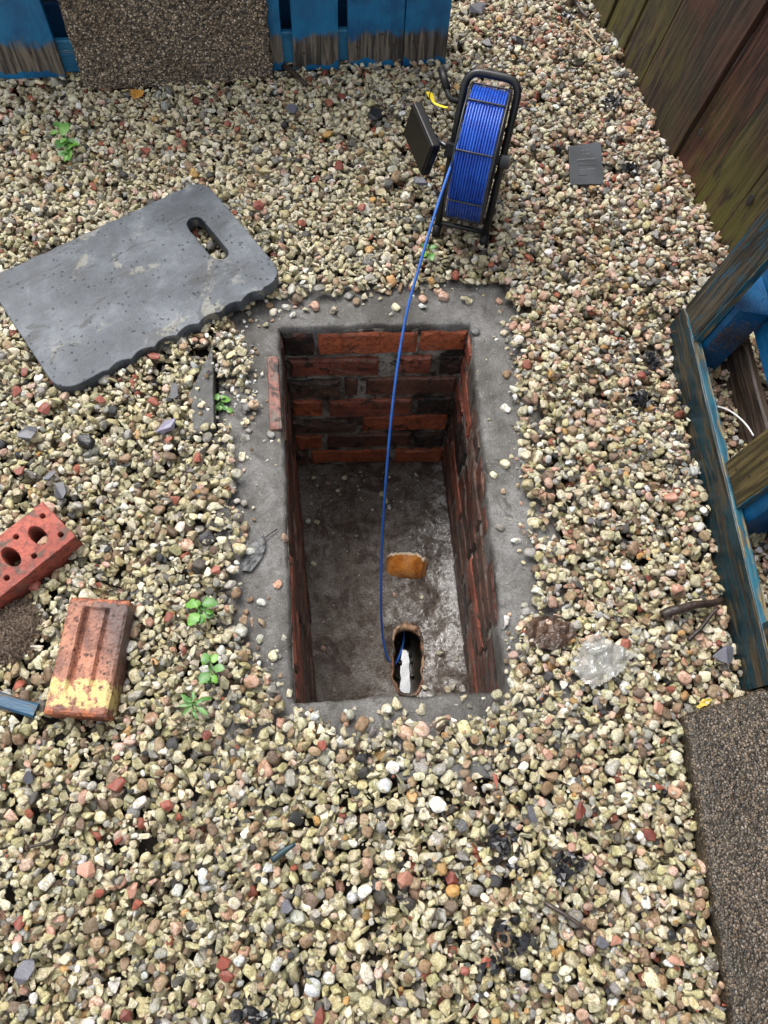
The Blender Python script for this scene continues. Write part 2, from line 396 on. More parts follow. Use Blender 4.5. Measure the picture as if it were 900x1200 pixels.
def build_walls():
    names = ['far', 'right', 'near', 'left']
    top_z = -0.012
    for w in range(4):
        A, B = RIM[w].copy(), RIM[(w + 1) % 4].copy(); C, D = FLOOR[(w + 1) % 4], FLOOR[w]
        A.z = B.z = top_z
        L = (B - A).length; H = DEPTH + top_z
        e = (B - A).normalized(); nrm = e.cross(Vector((0, 0, -1))).normalized()
        if nrm.dot(pit_c - A) < 0: nrm = -nrm
        nrm.z = 0; nrm.normalize()
        def pf(s, t, A=A, B=B, C=C, D=D, L=L, H=H):
            a, b = s / L, t / H
            return (A * (1 - a) + B * a) * (1 - b) + (D * (1 - a) + C * a) * b
        # mortar sheet behind the bricks: a lumpy grid
        nx, ny = max(8, int(L / .012)), int(H / .012); V = []; Fc = []
        for j in range(ny + 1):
            for i in range(nx + 1):
                s, t = L * i / nx * 1.06 - L * .03, H * j / ny
                p = pf(s, t) ; q = mnoise.noise(p * 45) * .004 + mnoise.noise(p * 14) * .003
                V.append(p + nrm * (q - .002))
        for j in range(ny):
            for i in range(nx):
                a = j * (nx + 1) + i; Fc.append((a, a + 1, a + nx + 2, a + nx + 1))
        back = len(V)
        for p in [pf(-.03, 0), pf(L + .03, 0), pf(L + .03, H), pf(-.03, H)]: V.append(p - nrm * .11)
        c4 = [0, nx, ny * (nx + 1) + nx, ny * (nx + 1)]
        for k in range(4): Fc.append((c4[k], c4[(k + 1) % 4], back + (k + 1) % 4, back + k))
        Fc.append((back, back + 1, back + 2, back + 3))
        wall = mesh_obj('chamber_wall', V, Fc, M_MORTAR, chamber, Matrix.Identity(4), True)
        nc = 7; ch = H / nc
        if w == 0:
            rows = [[(.01, .17, 'black'), (.20, .725, 'orange'), (.745, .99, 'orange')],
                    [(.03, .52, 'red'), (.63, .82, 'red'), (.875, 1, 'black')],
                    [(.0, .30, 'rough'), (.335, .405, 'brown'), (.455, .99, 'brown')],
                    [(.02, .195, 'orange'), (.24, .74, 'red'), (.78, .98, 'black')],
                    [(.0, .40, 'rough'), (.445, .98, 'orange')],
                    [(.02, .18, 'orange'), (.22, .76, 'brown'), (.79, .98, 'black')],
                    [(.0, .085, 'rough'), (.105, .635, 'orange'), (.67, .99, 'orange')]]
            for r, row in enumerate(rows):
                for (a, b, k) in row:
                    brick_quad('brick', pf, a * L, b * L, r * ch + random.uniform(.006, .011), (r + 1) * ch - random.uniform(.007, .013), nrm, BR[k], wall,
                               proud=random.uniform(.003, .010), rag=1.6 if k == 'rough' else 1.0)
        else:
            for r in range(nc):
                s = -.02 if r % 2 else -.12 - random.uniform(0, .05)
                while s < L - .01:
                    l = random.choice([.228, .228, .11]) if r % 3 == 2 else .228
                    s0, s1 = max(0.004, s), min(L - .004, s + l)
                    if s1 - s0 > .025:
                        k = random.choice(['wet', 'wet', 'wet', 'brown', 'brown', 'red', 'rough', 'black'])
                        brick_quad('brick', pf, s0, s1, r * ch + random.uniform(.005, .012), (r + 1) * ch - random.uniform(.006, .014), nrm, BR[k], wall,
                                   proud=random.uniform(.002, .0045) if w != 2 else -.004, rag=.8)
                    s += l + random.uniform(.010, .018)
build_walls()

def build_coping():
    per = []
    n = 70
    def offs(P, d):
        out = []
        for i in range(4):
            p0, p1, p2 = P[i - 1], P[i], P[(i + 1) % 4]
            a = (p1 - p0).normalized(); b = (p2 - p1).normalized()
            na = Vector((-a.y, a.x, 0)); nb = Vector((-b.y, b.x, 0))
            if na.dot(p1 - pit_c) < 0 and na.dot(p0 - pit_c) < 0: na = -na
            if nb.dot(p1 - pit_c) < 0 and nb.dot(p2 - pit_c) < 0: nb = -nb
            out.append(p1 + (na + nb) * d)
        return out
    O = offs(RIM, .14); rows = [(-.07, 0), (-.02, .0), (-.004, .003), (0, .010)] + [(0, s) for s in (.025, .045, .07, .095, .12, .14)]
    V = []; N = 4 * n
    for (dz, s) in rows:
        for k in range(N):
            e, f = divmod(k, n); f /= n
            a = RIM[e].lerp(RIM[(e + 1) % 4], f); b = O[e].lerp(O[(e + 1) % 4], f); p = a.lerp(b, s / .14)
            wob = mnoise.noise(Vector((a.x * 14, a.y * 14, 1))) * .005 + mnoise.noise(Vector((a.x * 50, a.y * 50, 5))) * .0025
            p = p + (b - a).normalized() * (wob - .001) * (1 if s < .05 else 0)
            z = dz + mnoise.noise(p * 9) * .005 + mnoise.noise(p * 40) * .0016 if dz > -.01 else dz
            V.append(Vector((p.x, p.y, z)))
    Fc = []
    for r in range(len(rows) - 1):
        for k in range(N): Fc.append((r * N + k, r * N + (k + 1) % N, (r + 1) * N + (k + 1) % N, (r + 1) * N + k))
    base = len(V); r = len(rows) - 1                     # outer skirt
    for k in range(N): q = V[r * N + k].copy(); q.z = -.09; V.append(q)
    for k in range(N): Fc.append((r * N + k, r * N + (k + 1) % N, base + (k + 1) % N, base + k))
    Fc = [tuple(reversed(f)) for f in Fc]
    cop = mesh_obj('concrete_surround', V, Fc, M_CONC, chamber, Matrix.Identity(4), True)
    # a brick end showing in the left edge of the concrete
    bmt = m_brick('worn_pink_brick', (.24, .105, .08, 1), (.15, .080, .066, 1), .3, .55, smear=.9)
    bm = bmesh.new(); a, b = G(317, 417, .005), G(321, 503, .005)
    d = b - a; box(bm, (0, 0, 0), (d.length, .026, .05)); bevel_all(bm, .005, 2)
    bmesh.ops.subdivide_edges(bm, edges=bm.edges[:], cuts=2, use_grid_fill=True)
    for v in bm.verts: v.co += Vector(mnoise.noise_vector(v.co * 60)) * .003
    mid = (a + b) / 2 + Vector((.004, 0, -.0225))
    bm_obj('edge_brick', bm, bmt, cop, frame(mid, d, z=(0, 0, 1)), label='worn pink red brick end showing in the concrete edge')
    bm = bmesh.new(); tube(bm, [Vector((.148 + .018, 1.125, .0)), Vector((.148 + .018, 1.125, .006)), Vector((.166, 1.125, .008))], [.011, .010, .006], 10)
    bm_obj('screw_head', bm, m_plain('grey_metal_stud', (.10, .10, .10, 1), .4), cop)
build_coping()

# floor of the chamber with the broken open pipe
SLOT_C = (G(457, 772, -DEPTH).x + G(496, 772, -DEPTH).x) / 2
PIPE_A, PIPE_B = Vector((.120, .40, 0)), Vector((.088, .80, 0))        # pipe line seen from above
def pipe_x(y): return PIPE_A.x + (PIPE_B.x - PIPE_A.x) * (y - PIPE_A.y) / (PIPE_B.y - PIPE_A.y)
SLOT_Y0, SLOT_Y1, SLOT_W = G(474, 808, -DEPTH).y, G(475, 737, -DEPTH).y, .040
def slot_d(x, y):
    """signed distance-like: negative inside the broken opening"""
    yc = min(max(y, SLOT_Y0 + SLOT_W * .8), SLOT_Y1 - SLOT_W * .95)
    a = math.atan2(y - yc, x - pipe_x(y))
    w = SLOT_W * (1 + .16 * mnoise.noise(Vector((x * 45, y * 45, 2))) + .05 * math.sin(3 * a))
    return math.hypot(x - pipe_x(y), y - yc) - w
def build_floor():
    global M_FLOOR
    t = NT('wet_benching'); v = t.coord('Object', rnd=False)
    n1 = t.noise(v, 6, 6, .65, .5); n2 = t.noise(v, 32, 6, .7); n3 = t.noise(v, 210, 4, .7)
    sx = t.node('ShaderNodeSeparateXYZ', None, Vector=v).outputs
    c = t.ramp(t.math('ADD', t.math('MULTIPLY', n1, .6), t.math('MULTIPLY', n2, .4)), [(.40, (.075, .047, .034, 1)), (.49, (.205, .166, .136, 1)), (.60, (.35, .322, .295, 1))])
    c = t.mix(t.math('MULTIPLY', t.step(n3, .46, .6), .75), c, t.mix(1.0, c, (.35, .33, .31, 1), 'MULTIPLY'))
    c = t.mix(t.math('MULTIPLY', t.step(t.noise(v, 11, 5, .7, 1.), .54, .62), .75), c, (.060, .030, .022, 1))
    c = t.mix(t.math('MULTIPLY', t.step(t.voro(v, 120), .14, .06), .55), c, (.40, .38, .33, 1))
    wet = t.math('MULTIPLY', t.step(n1, .40, .55), t.step(t.math('ADD', sx[0], t.math('MULTIPLY', n2, .25)), .16, .28))
    rg = t.math('SUBTRACT', .55, t.math('MULTIPLY', wet, .42))
    M_FLOOR = t.done(c, rg, t.bump(t.math('ADD', t.math('MULTIPLY', n2, 2.6), n3), 1.0, .010), .6, Coat_Weight=t.math('ADD', t.math('MULTIPLY', wet, .9), .08), Coat_Roughness=.10, Coat_IOR=1.7, Coat_Normal=t.bump(t.noise(v, 55, 4, .6), .7, .008))
    P = [p + (p - sum(FLOOR, Vector()) / 4).normalized() * .03 for p in FLOOR]
    nx, ny = 96, 170; V = []; idx = {}; Fc = []
    for j in range(ny + 1):
        for i in range(nx + 1):
            a, b = i / nx, j / ny
            p = (P[0] * (1 - a) + P[1] * a) * (1 - b) + (P[3] * (1 - a) + P[2] * a) * b
            d = slot_d(p.x, p.y)
            z = mnoise.noise(p * 7) * .008 + mnoise.noise(p * 24) * .004 + mnoise.noise(p * 80) * .0018
            if -.006 < d < .03: z += -.010 * (1 - max(d, 0) / .03)
            wx = pipe_x(p.y); z += .014 * max(0, min(1, (abs(a - .5) - .36) / .14)) ** 1.5
            z += .007 * math.exp(-((p.x - wx) / .07) ** 2)                # the bed rises a little over the pipe
            V.append(Vector((p.x, p.y, -DEPTH + z)))
    # pull vertices near the opening on to its outline
    W = nx + 1
    D = [slot_d(p.x, p.y) for p in V]
    for k, p in enumerate(V):
        if -.0042 < D[k] < 0:
            gx = slot_d(p.x + .001, p.y) - slot_d(p.x - .001, p.y); gy = slot_d(p.x, p.y + .001) - slot_d(p.x, p.y - .001); l = math.hypot(gx, gy) + 1e-9
            p.x -= D[k] * gx / l; p.y -= D[k] * gy / l; D[k] = 0
    for j in range(ny):
        for i in range(nx):
            q = (j * W + i, (j + 1) * W + i, (j + 1) * W + i + 1, j * W + i + 1)
            if all(D[k] >= 0 for k in q): Fc.append(q)
            elif sum(D[k] >= 0 for k in q) == 3: Fc.append(tuple(k for k in q if D[k] >= 0))
    floor = mesh_obj('benching_floor', V, Fc, M_FLOOR, chamber, Matrix.Identity(4), True, 'wet gritty concrete floor of the chamber')
    # clay rim of the broken pipe round the opening
    clay = m_brick('broken_clay', (.40, .25, .15, 1), (.24, .10, .045, 1), .45, .5, smear=.6)
    bm = bmesh.new(); rings = []; N = 64
    for k in range(N):
        a = 2 * math.pi * k / N
        x0, y0 = 0, 0; lo, hi = 0, .2; cy = (SLOT_Y0 + SLOT_Y1) / 2
        for _ in range(22):
            md = (lo + hi) / 2; yy = cy + md * math.sin(a); xx = pipe_x(yy) + md * math.cos(a)
            if slot_d(xx, yy) < 0: lo = md
            else: hi = md
        ring = []
        w = max(.002, .005 + .009 * mnoise.noise(Vector((math.cos(a) * 5, math.sin(a) * 5, 1))) + .014 * max(0, math.sin(a) - .75) / .25 + .010 * max(0, -math.sin(a) - .8) / .2)
        for (dr, dz) in ((w, -.012), (w * .8, .004), (w * .3, .007), (-.002, .002), (-.003, -.014), (.004, -.03)):
            r = lo + dr; yy = cy + r * math.sin(a); xx = pipe_x(yy) + r * math.cos(a)
            ring.append(bm.verts.new((xx, yy, -DEPTH + dz + mnoise.noise(Vector((xx * 90, yy * 90, dz * 50))) * .004)))
        rings.append(ring)
    for k in range(N):
        A, B = rings[k], rings[(k + 1) % N]
        for i in range(5): bm.faces.new((A[i], A[i + 1], B[i + 1], B[i]))
    bm_obj('broken_pipe_edge', bm, clay, floor, Matrix.Identity(4), True, 'broken pale orange clay edge round the hole')
    # the pipe itself below, and the water in its invert
    dark = m_plain('dirty_pipe_inside', (.030, .024, .018, 1), .35, 50, .6, .5, dist=.004)
    dirv = (PIPE_B - PIPE_A).normalized(); cz = -DEPTH - .062; bm = bmesh.new(); rings = []
    side = Vector((-dirv.y, dirv.x, 0))
    for j in range(13):
        y = -.30 + j * .09; base = PIPE_A + dirv * y; base.z = cz
        rings.append([bm.verts.new(base + side * (.062 * math.cos(a)) + Vector((0, 0, .062 * math.sin(a)))) for a in [math.pi * (.86) + (math.pi * 1.28) * k / 24 for k in range(25)]])
    for A, B in zip(rings, rings[1:]):
        for k in range(24): bm.faces.new((A[k], A[k + 1], B[k + 1], B[k]))
    bm_obj('drain_pipe', bm, dark, chamber, Matrix.Identity(4), True, 'dark channel of the clay drain pipe below the hole')
    t = NT('drain_water'); v = t.coord('Object', rnd=False)
    wat = t.done((.012, .012, .010, 1), .03, t.bump(t.noise(v, 35, 3, .5), .2, .004), .9, IOR=2.4)
    bm = bmesh.new(); L, Rr = [], []
    for j in range(60):
        y = -.28 + j * .017; base = PIPE_A + dirv * y; base.z = cz - .052
        w = .013 + .006 * mnoise.noise(Vector((0, y * 30, 0))); o = .003 * mnoise.noise(Vector((5, y * 22, 0)))
        L.append(bm.verts.new(base + side * (w + o))); Rr.append(bm.verts.new(base - side * (w - o)))
    for j in range(59): bm.faces.new((L[j], Rr[j], Rr[j + 1], L[j + 1]))
    bm_obj('water', bm, wat, chamber, Matrix.Identity(4), True, 'shallow water shining in the drain pipe')
    # dark silt lumps at the water's edge
    for k in range(9):
        y = random.uniform(.06, .2); base = PIPE_A + dirv * y; sgn = random.choice((-1, 1)); c = base + side * sgn * random.uniform(.010, .026); c.z = cz - .050 + random.uniform(0, .003); bm = bmesh.new()
        r = bmesh.ops.create_icosphere(bm, subdivisions=2, radius=random.uniform(.004, .009))
        for vv in r['verts']: vv.co = vv.co * (1 + .5 * mnoise.noise(vv.co * 200)); vv.co.z *= .6
        bm_obj('silt_lump', bm, dark, chamber, Matrix.Translation(c), True)
    # the salt-glazed crown of the pipe standing out of the floor
    t = NT('salt_glazed_clay'); v = t.coord('Object', rnd=False); n1 = t.noise(v, 22, 5, .65); n2 = t.noise(v, 110, 4, .7)
    c = t.ramp(n1, [(.36, (.34, .10, .016, 1)), (.5, (.62, .22, .035, 1)), (.62, (.70, .32, .075, 1))])
    c = t.mix(t.math('MULTIPLY', t.step(n2, .55, .7), .55), c, (.13, .045, .012, 1))
    glz = t.done(c, .28, t.bump(n2, .35, .003), .6, Coat_Weight=1.0, Coat_Roughness=.06, Coat_IOR=1.9)
    raw = m_plain('raw_clay_edge', (.66, .54, .40, 1), .7, 120, .5)
    bm = bmesh.new(); yA, yB = G(478, 677, -DEPTH + .02).y, G(478, 651, -DEPTH + .045).y
    xc = G(477, 662, -DEPTH + .02).x; ro, ri = .060, .050; NA = 30; NY = 6; outer = []; inner = []
    zc = -DEPTH - .012
    for j in range(NY + 1):
        f = [0, .2, .4, .6, .8, .90, 1][j]; ro_, ri_ = [], []
        for i in range(NA + 1):
            a = math.pi * (.06 + .88 * i / NA)
            ye = yB + .006 * mnoise.noise(Vector((i * .5, 0, 3))) + (-.012 if 5 < i < 8 else 0) + .004 * random.random(); ys = yA + .004 * mnoise.noise(Vector((i * .3, 9, 3)))
            y = ys + (ye - ys) * f; fl = 1 + .05 * f + .012 * math.sin(f * 9)
            zt_ = -DEPTH - ro + (-.004 if j == 0 else .028 + .034 * ((f - .2) / .8) ** .7); ro_.append(bm.verts.new((xc + ro * fl * math.cos(a), y, zt_ + ro * fl * math.sin(a)))); ri_.append(bm.verts.new((xc + ri * fl * math.cos(a), y, zt_ + ri * fl * math.sin(a))))
        outer.append(ro_); inner.append(ri_)
    for A, B in ((outer, 0), (inner, 1)):
        for j in range(NY):
            for i in range(NA): bm.faces.new((A[j][i], A[j][i + 1], A[j + 1][i + 1], A[j + 1][i]))
    fr = []
    for j in (0, NY):
        for i in range(NA): fr.append(bm.faces.new((outer[j][i], outer[j][i + 1], inner[j][i + 1], inner[j][i])))
    for j in range(NY):
        for i in (0, NA): bm.faces.new((outer[j][i], outer[j + 1][i], inner[j + 1][i], inner[j][i]))
    for f in fr: f.material_index = 1
    bm.faces.ensure_lookup_table()
    for i in range(NA): bm.faces[(NY - 1) * NA + i].material_index = 1
    o = bm_obj('glazed_pipe_crown', bm, glz, chamber, Matrix.Identity(4), True, 'glossy orange glazed piece of clay pipe standing out of the floor')
    o.data.materials.append(raw)
    for p in o.data.polygons:
        if p.material_index == 1: p.use_smooth = False
build_floor()

# ------------------------------------------------------------------ boards
def board(name, O, L, W, T, mat, parent, seg=14, wob=.0015, label=None, rnd=.003, endcut=0.0):
    """board with corner O, length vector L, width vector W and thickness vector T; local X runs along the grain"""
    L, W, T = Vector(L), Vector(W), Vector(T); l, w, th = L.length, W.length, T.length
    M = frame(O, L, W); sg = 1 if M.to_3x3().col[2].dot(T) > 0 else -1
    r = rnd; prof = [(r, 0), (w - r, 0), (w, r), (w, th - r), (w - r, th), (r, th), (0, th - r), (0, r)]
    sd_ = random.uniform(0, 99); V = []; Fc = []
    for i in range(seg + 1):
        x = l * i / seg
        for k, (y, z) in enumerate(prof):
            nv = Vector(mnoise.noise_vector(Vector((x * 9 + sd_, y * 25, z * 40)))) * wob
            xx = x + (endcut * (y / w - .5) if i in (0, seg) else 0) + (random.uniform(-.0015, .0015) if i in (0, seg) else 0)
            V.append((xx, y + nv.y, (z + nv.z * .6) * sg))
    n = 8
    for i in range(seg):
        for k in range(n): Fc.append((i * n + k, i * n + (k + 1) % n, (i + 1) * n + (k + 1) % n, (i + 1) * n + k))
    Fc.append(tuple(range(n - 1, -1, -1))); Fc.append(tuple(seg * n + k for k in range(n)))
    if sg > 0: Fc = [tuple(reversed(f)) for f in Fc]
    return mesh_obj(name, V, Fc, mat, parent, M, False, label)

UP = Vector((0, 0, 1))
def nail(parent, p, n, mat, r=.0035):
    bm = bmesh.new(); tube(bm, [Vector(p) - Vector(n) * .004, Vector(p) + Vector(n) * .0012], r, 8); bm_obj('nail', bm, mat, parent, Matrix.Identity(4))
M_RUST = m_plain('rusty_nail', (.035, .018, .010, 1), .7, 300, .3)

# ------------------------------------------------------------------ fence on the right
def build_fence():
    px = [(690, 3), (722.7, 65.3), (766.7, 142.7), (788, 184), (806.7, 230.7), (836, 277)]
    P = [G(*p, .018) for p in px]
    d = (P[-1] - P[0]).normalized(); out = Vector((-d.y, d.x, 0)); out = out if out.x > 0 else -out
    lean = R_(8); up = out * math.sin(lean) + UP * math.cos(lean); tv = out * math.cos(lean) - UP * math.sin(lean)
    mats = [m_wood('fence_board_brown', w1=(.012, .007, .005, 1), w2=(.062, .034, .019, 1), moss=.6, red=.6, rough=.55),
            m_wood('fence_board_green', w1=(.012, .008, .005, 1), w2=(.060, .038, .018, 1), moss=.8, red=.4, rough=.55),
            m_wood('fence_board_red', w1=(.018, .007, .005, 1), w2=(.078, .030, .018, 1), moss=.5, red=.8, rough=.5),
            m_wood('fence_board_dark', w1=(.012, .008, .006, 1), w2=(.042, .027, .016, 1), moss=.2, red=.45, rough=.55)]
    base = P[0]; s = lambda p: (p - base).dot(d)
    root = thing('board_fence', 'dark weathered board fence with green algae leaning away at right', 'fence', Matrix.Translation(P[2]))
    cuts = [s(P[0]) - .26, s(P[0]) - .125, s(P[0]), s(P[0]) + .125, s(P[1]), s(P[1]) + .14, s(P[2]), s(P[3]), s(P[4]), s(P[5]), s(P[5]) + .15]
    kinds = [3, 0, 0, 1, 1, 0, 3, 2, 1, 1]
    while cuts[-1] < 3.2: cuts.append(cuts[-1] + .148); kinds.append(random.randrange(4))
    pre = cuts[0]
    while pre > -1.6: pre -= .145; cuts.insert(0, pre); kinds.insert(0, random.randrange(4))
    for i in range(len(cuts) - 1):
        gap = random.choice([.003, .004, .006]); 
        O = base + d * (cuts[i] + gap / 2); O.z = -.006 + random.uniform(-.006, .008)
        off = random.uniform(0, .012)
        tw = random.uniform(-.006, .006)
        board('board', O + tv * off, up * 1.55 + d * tw, d * (cuts[i + 1] - cuts[i] - gap), tv * .02, mats[kinds[i]], root, 26, .0025, rnd=.002, endcut=random.uniform(-.012, .012))
    for hgt in (.32, 1.25):
        O = base + d * cuts[0] + up * hgt + tv * .030
        board('rail', O, d * (cuts[-1] - cuts[0]), up * .07, tv * .04, mats[3], root, 30)
    # knot holes seen on two boards
    kn = m_plain('dark_knot', (.012, .009, .007, 1), .8, 200, .4)
    for (x, y, r) in ((820, 155, .0085), (879, 234, .011)):
        v = _RW @ np.array([(x - CX) / FPX, (y - CY) / FPX, 1.0]); v = Vector(v); o = Vector((0, 0, CAMH))
        t = (P[0] - o).dot(tv) / v.dot(tv); p = o + v * t
        bm = bmesh.new(); bmesh.ops.create_icosphere(bm, subdivisions=2, radius=r)
        for q in bm.verts: q.co.z *= .03; q.co.x *= 1.35; q.co.y *= .8
        bm_obj('knot', bm, kn, root, frame(p + tv * .0005, up, z=tv), True)
build_fence()

# ------------------------------------------------------------------ blue pallet standing at the back
NAVY_GAP = None
def build_back_pallet():
    A, B = G(-30, 97, .028), G(522, 73, .028); d = (B - A).normalized(); back = Vector((-d.y, d.x, 0)); back = back if back.y > 0 else -back
    lean = R_(4); up = UP * math.cos(lean) + back * math.sin(lean); tv = back * math.cos(lean) - UP * math.sin(lean)
    m1 = m_wood('bright_blue_board', (.006, .085, .22, 1), (.010, .165, .36, 1), .84, (.06, .046, .034, 1), (.20, .165, .125, 1), band=(.014, .088), rough=.45)
    m2 = m_wood('worn_blue_rail', (.010, .11, .24, 1), (.03, .20, .36, 1), .72, (.12, .12, .12, 1), (.35, .37, .38, 1), rough=.5)
    m3 = m_wood('dark_blue_board', (.004, .05, .15, 1), (.006, .09, .22, 1), .9, (.04, .03, .02, 1), (.09, .07, .05, 1), rough=.5)
    root = thing('blue_pallet', 'bright blue wooden pallet standing upright at the back behind the slab', 'pallet', Matrix.Translation((A + B) / 2))
    def at(px):                                          # distance along the foot of the pallet under photo column px
        y = 97 + (73 - 97) * (px + 30) / 552
        return (G(px, y, .028) - A).dot(d)
    edges = [(-60, 78), (104, 160), (170, 226), (236, 300), (309, 333), (345, 397), (408, 471.5), (472.5, 522)]
    for i, (a, b) in enumerate(edges):
        s0, s1 = at(a), at(b); zz = [.006, 0, 0, 0, -.002, -.004, -.004, -.004][i]
        board('deck_board', A + d * s0 + up * zz, up * .80 + d * random.uniform(-.004, .004), d * (s1 - s0), tv * .018, m1, root, 16, .0012, rnd=.0015)
    tot = at(522)
    board('bottom_rail', A - d * .06 + tv * .0195 + up * .004, d * (tot + .055), up * .082, tv * .02, m2, root, 24)
    for hgt in (.35, .70): board('cross_rail', A - d * .06 + tv * .0195 + up * hgt, d * (tot + .055), up * .09, tv * .02, m2, root, 20)
    for s in (-.04, tot * .5 - .05, tot - .12):
        for hgt in (.002, .35, .70): board('block', A + d * s + tv * .0405 + up * hgt, d * .11, up * .085, tv * .075, m3, root, 4)
        board('bearer', A + d * s + tv * .1165 , up * .80, d * .11, tv * .02, m3, root, 8)
    for hgt in (.0, .122, .244, .366, .488, .610): board('back_board', A - d * .06 + tv * .1375 + up * hgt, d * (tot + .055), up * .12, tv * .018, m3, root, 16)
    for (x, y) in ((36, 62), (318, 60), (356, 62), (388, 45), (418, 55), (462, 52), (484, 48), (448, 40)):
        v = Vector(_RW @ np.array([(x - CX) / FPX, (y - CY) / FPX, 1.0])); o = Vector((0, 0, CAMH)); t = (A - o).dot(tv) / v.dot(tv)
        nail(root, o + v * t, -tv, M_RUST, .0028)
build_back_pallet()

# ------------------------------------------------------------------ exposed-aggregate slabs
def slab_mesh(w, l, th, seed, n=70):
    """slab in local xy (0..w, 0..l), thickness down from z=0, edges chipped"""
    bm = bmesh.new(); V = []
    def pt(i, j):
        x, y = w * i / n, l * j / n
        ex = min(x, w - x); ey = min(y, l - y); e = min(ex, ey)
        z = mnoise.noise(Vector((x * 8, y * 8, seed))) * .0025 + mnoise.noise(Vector((x * 60, y * 60, seed))) * .0016
        z -= max(0, .006 - e) * 1.0 * (1 + mnoise.noise(Vector((x * 25, y * 25, seed + 3))))
        q = Vector((mnoise.noise(Vector((x * 30, y * 30, seed + 7))), mnoise.noise(Vector((x * 30, y * 30, seed + 11))), 0)) * (.004 if e < .001 else 0)
        corner = max(0, .022 - math.hypot(max(0, .022 - ex) - .022, max(0, .022 - ey) - .022)) if False else 0
        return Vector((x, y, z)) + q
    top = [[bm.verts.new(pt(i, j)) for i in range(n + 1)] for j in range(n + 1)]
    for j in range(n):
        for i in range(n): bm.faces.new((top[j][i], top[j][i + 1], top[j + 1][i + 1], top[j + 1][i]))
    loop = [top[0][i] for i in range(n)] + [top[j][n] for j in range(n)] + [top[n][i] for i in range(n, 0, -1)] + [top[j][0] for j in range(n, 0, -1)]
    prev = loop
    for k in range(1, 5):
        cur = []
        for v in loop:
            z = -th * k / 4; cx_, cy_ = v.co.x, v.co.y
            nz = Vector((mnoise.noise(Vector((cx_ * 50, cy_ * 50, z * 60 + seed))), mnoise.noise(Vector((cx_ * 50 + 9, cy_ * 50, z * 60 + seed))), 0)) * .002
            cur.append(bm.verts.new(Vector((cx_, cy_, z)) + nz))
        for a in range(len(loop)): b = (a + 1) % len(loop); bm.faces.new((prev[a], cur[a], cur[b], prev[b]))
        prev = cur
    bm.faces.new(prev)
    return bm

def build_slabs():
    # leaning slab at the back
    a, b = G(101, 109, .012), G(321, 96, .012); d = (b - a); w = d.length; d.normalize()
    back = Vector((-d.y, d.x, 0)); back = back if back.y > 0 else -back
    lean = R_(5); up = UP * math.cos(lean) + back * math.sin(lean)
    o = bm_obj('paving_slab', slab_mesh(w, .46, .038, 3.0), m_aggregate('aggregate_grey_brown', 185, 2.1, 0, .003), None, frame(a, d, up), True)
    tag(o, 'pitted grey brown paving slab leaning upright against the blue pallet', 'paving slab')
    # slab lying at the lower right
    a, b, c = G(803, 838, .045), G(852, 1200, .045), G(900, 804, .045)
    y = (a - b).normalized(); y = Matrix.Rotation(R_(1.2), 3, 'Z') @ y; x = Vector((y.y, -y.x, 0)); L = .60; shr = (c - a).dot(y) / (c - a).dot(x)
    org = a - y * L; x = (x + UP * .07).normalized()
    sb = slab_mesh(.60, L, .045, 8.0, 80)
    for q in sb.verts: q.co.y += q.co.x * shr * max(0, q.co.y / L)
    o = bm_obj('paving_slab', sb, m_aggregate('aggregate_mossy', 240, .72, .55, .002, .7), None, frame(org, x, y), True)
    tag(o, 'mossy dark brown paving slab lying flat at the lower right corner', 'paving slab')
build_slabs()

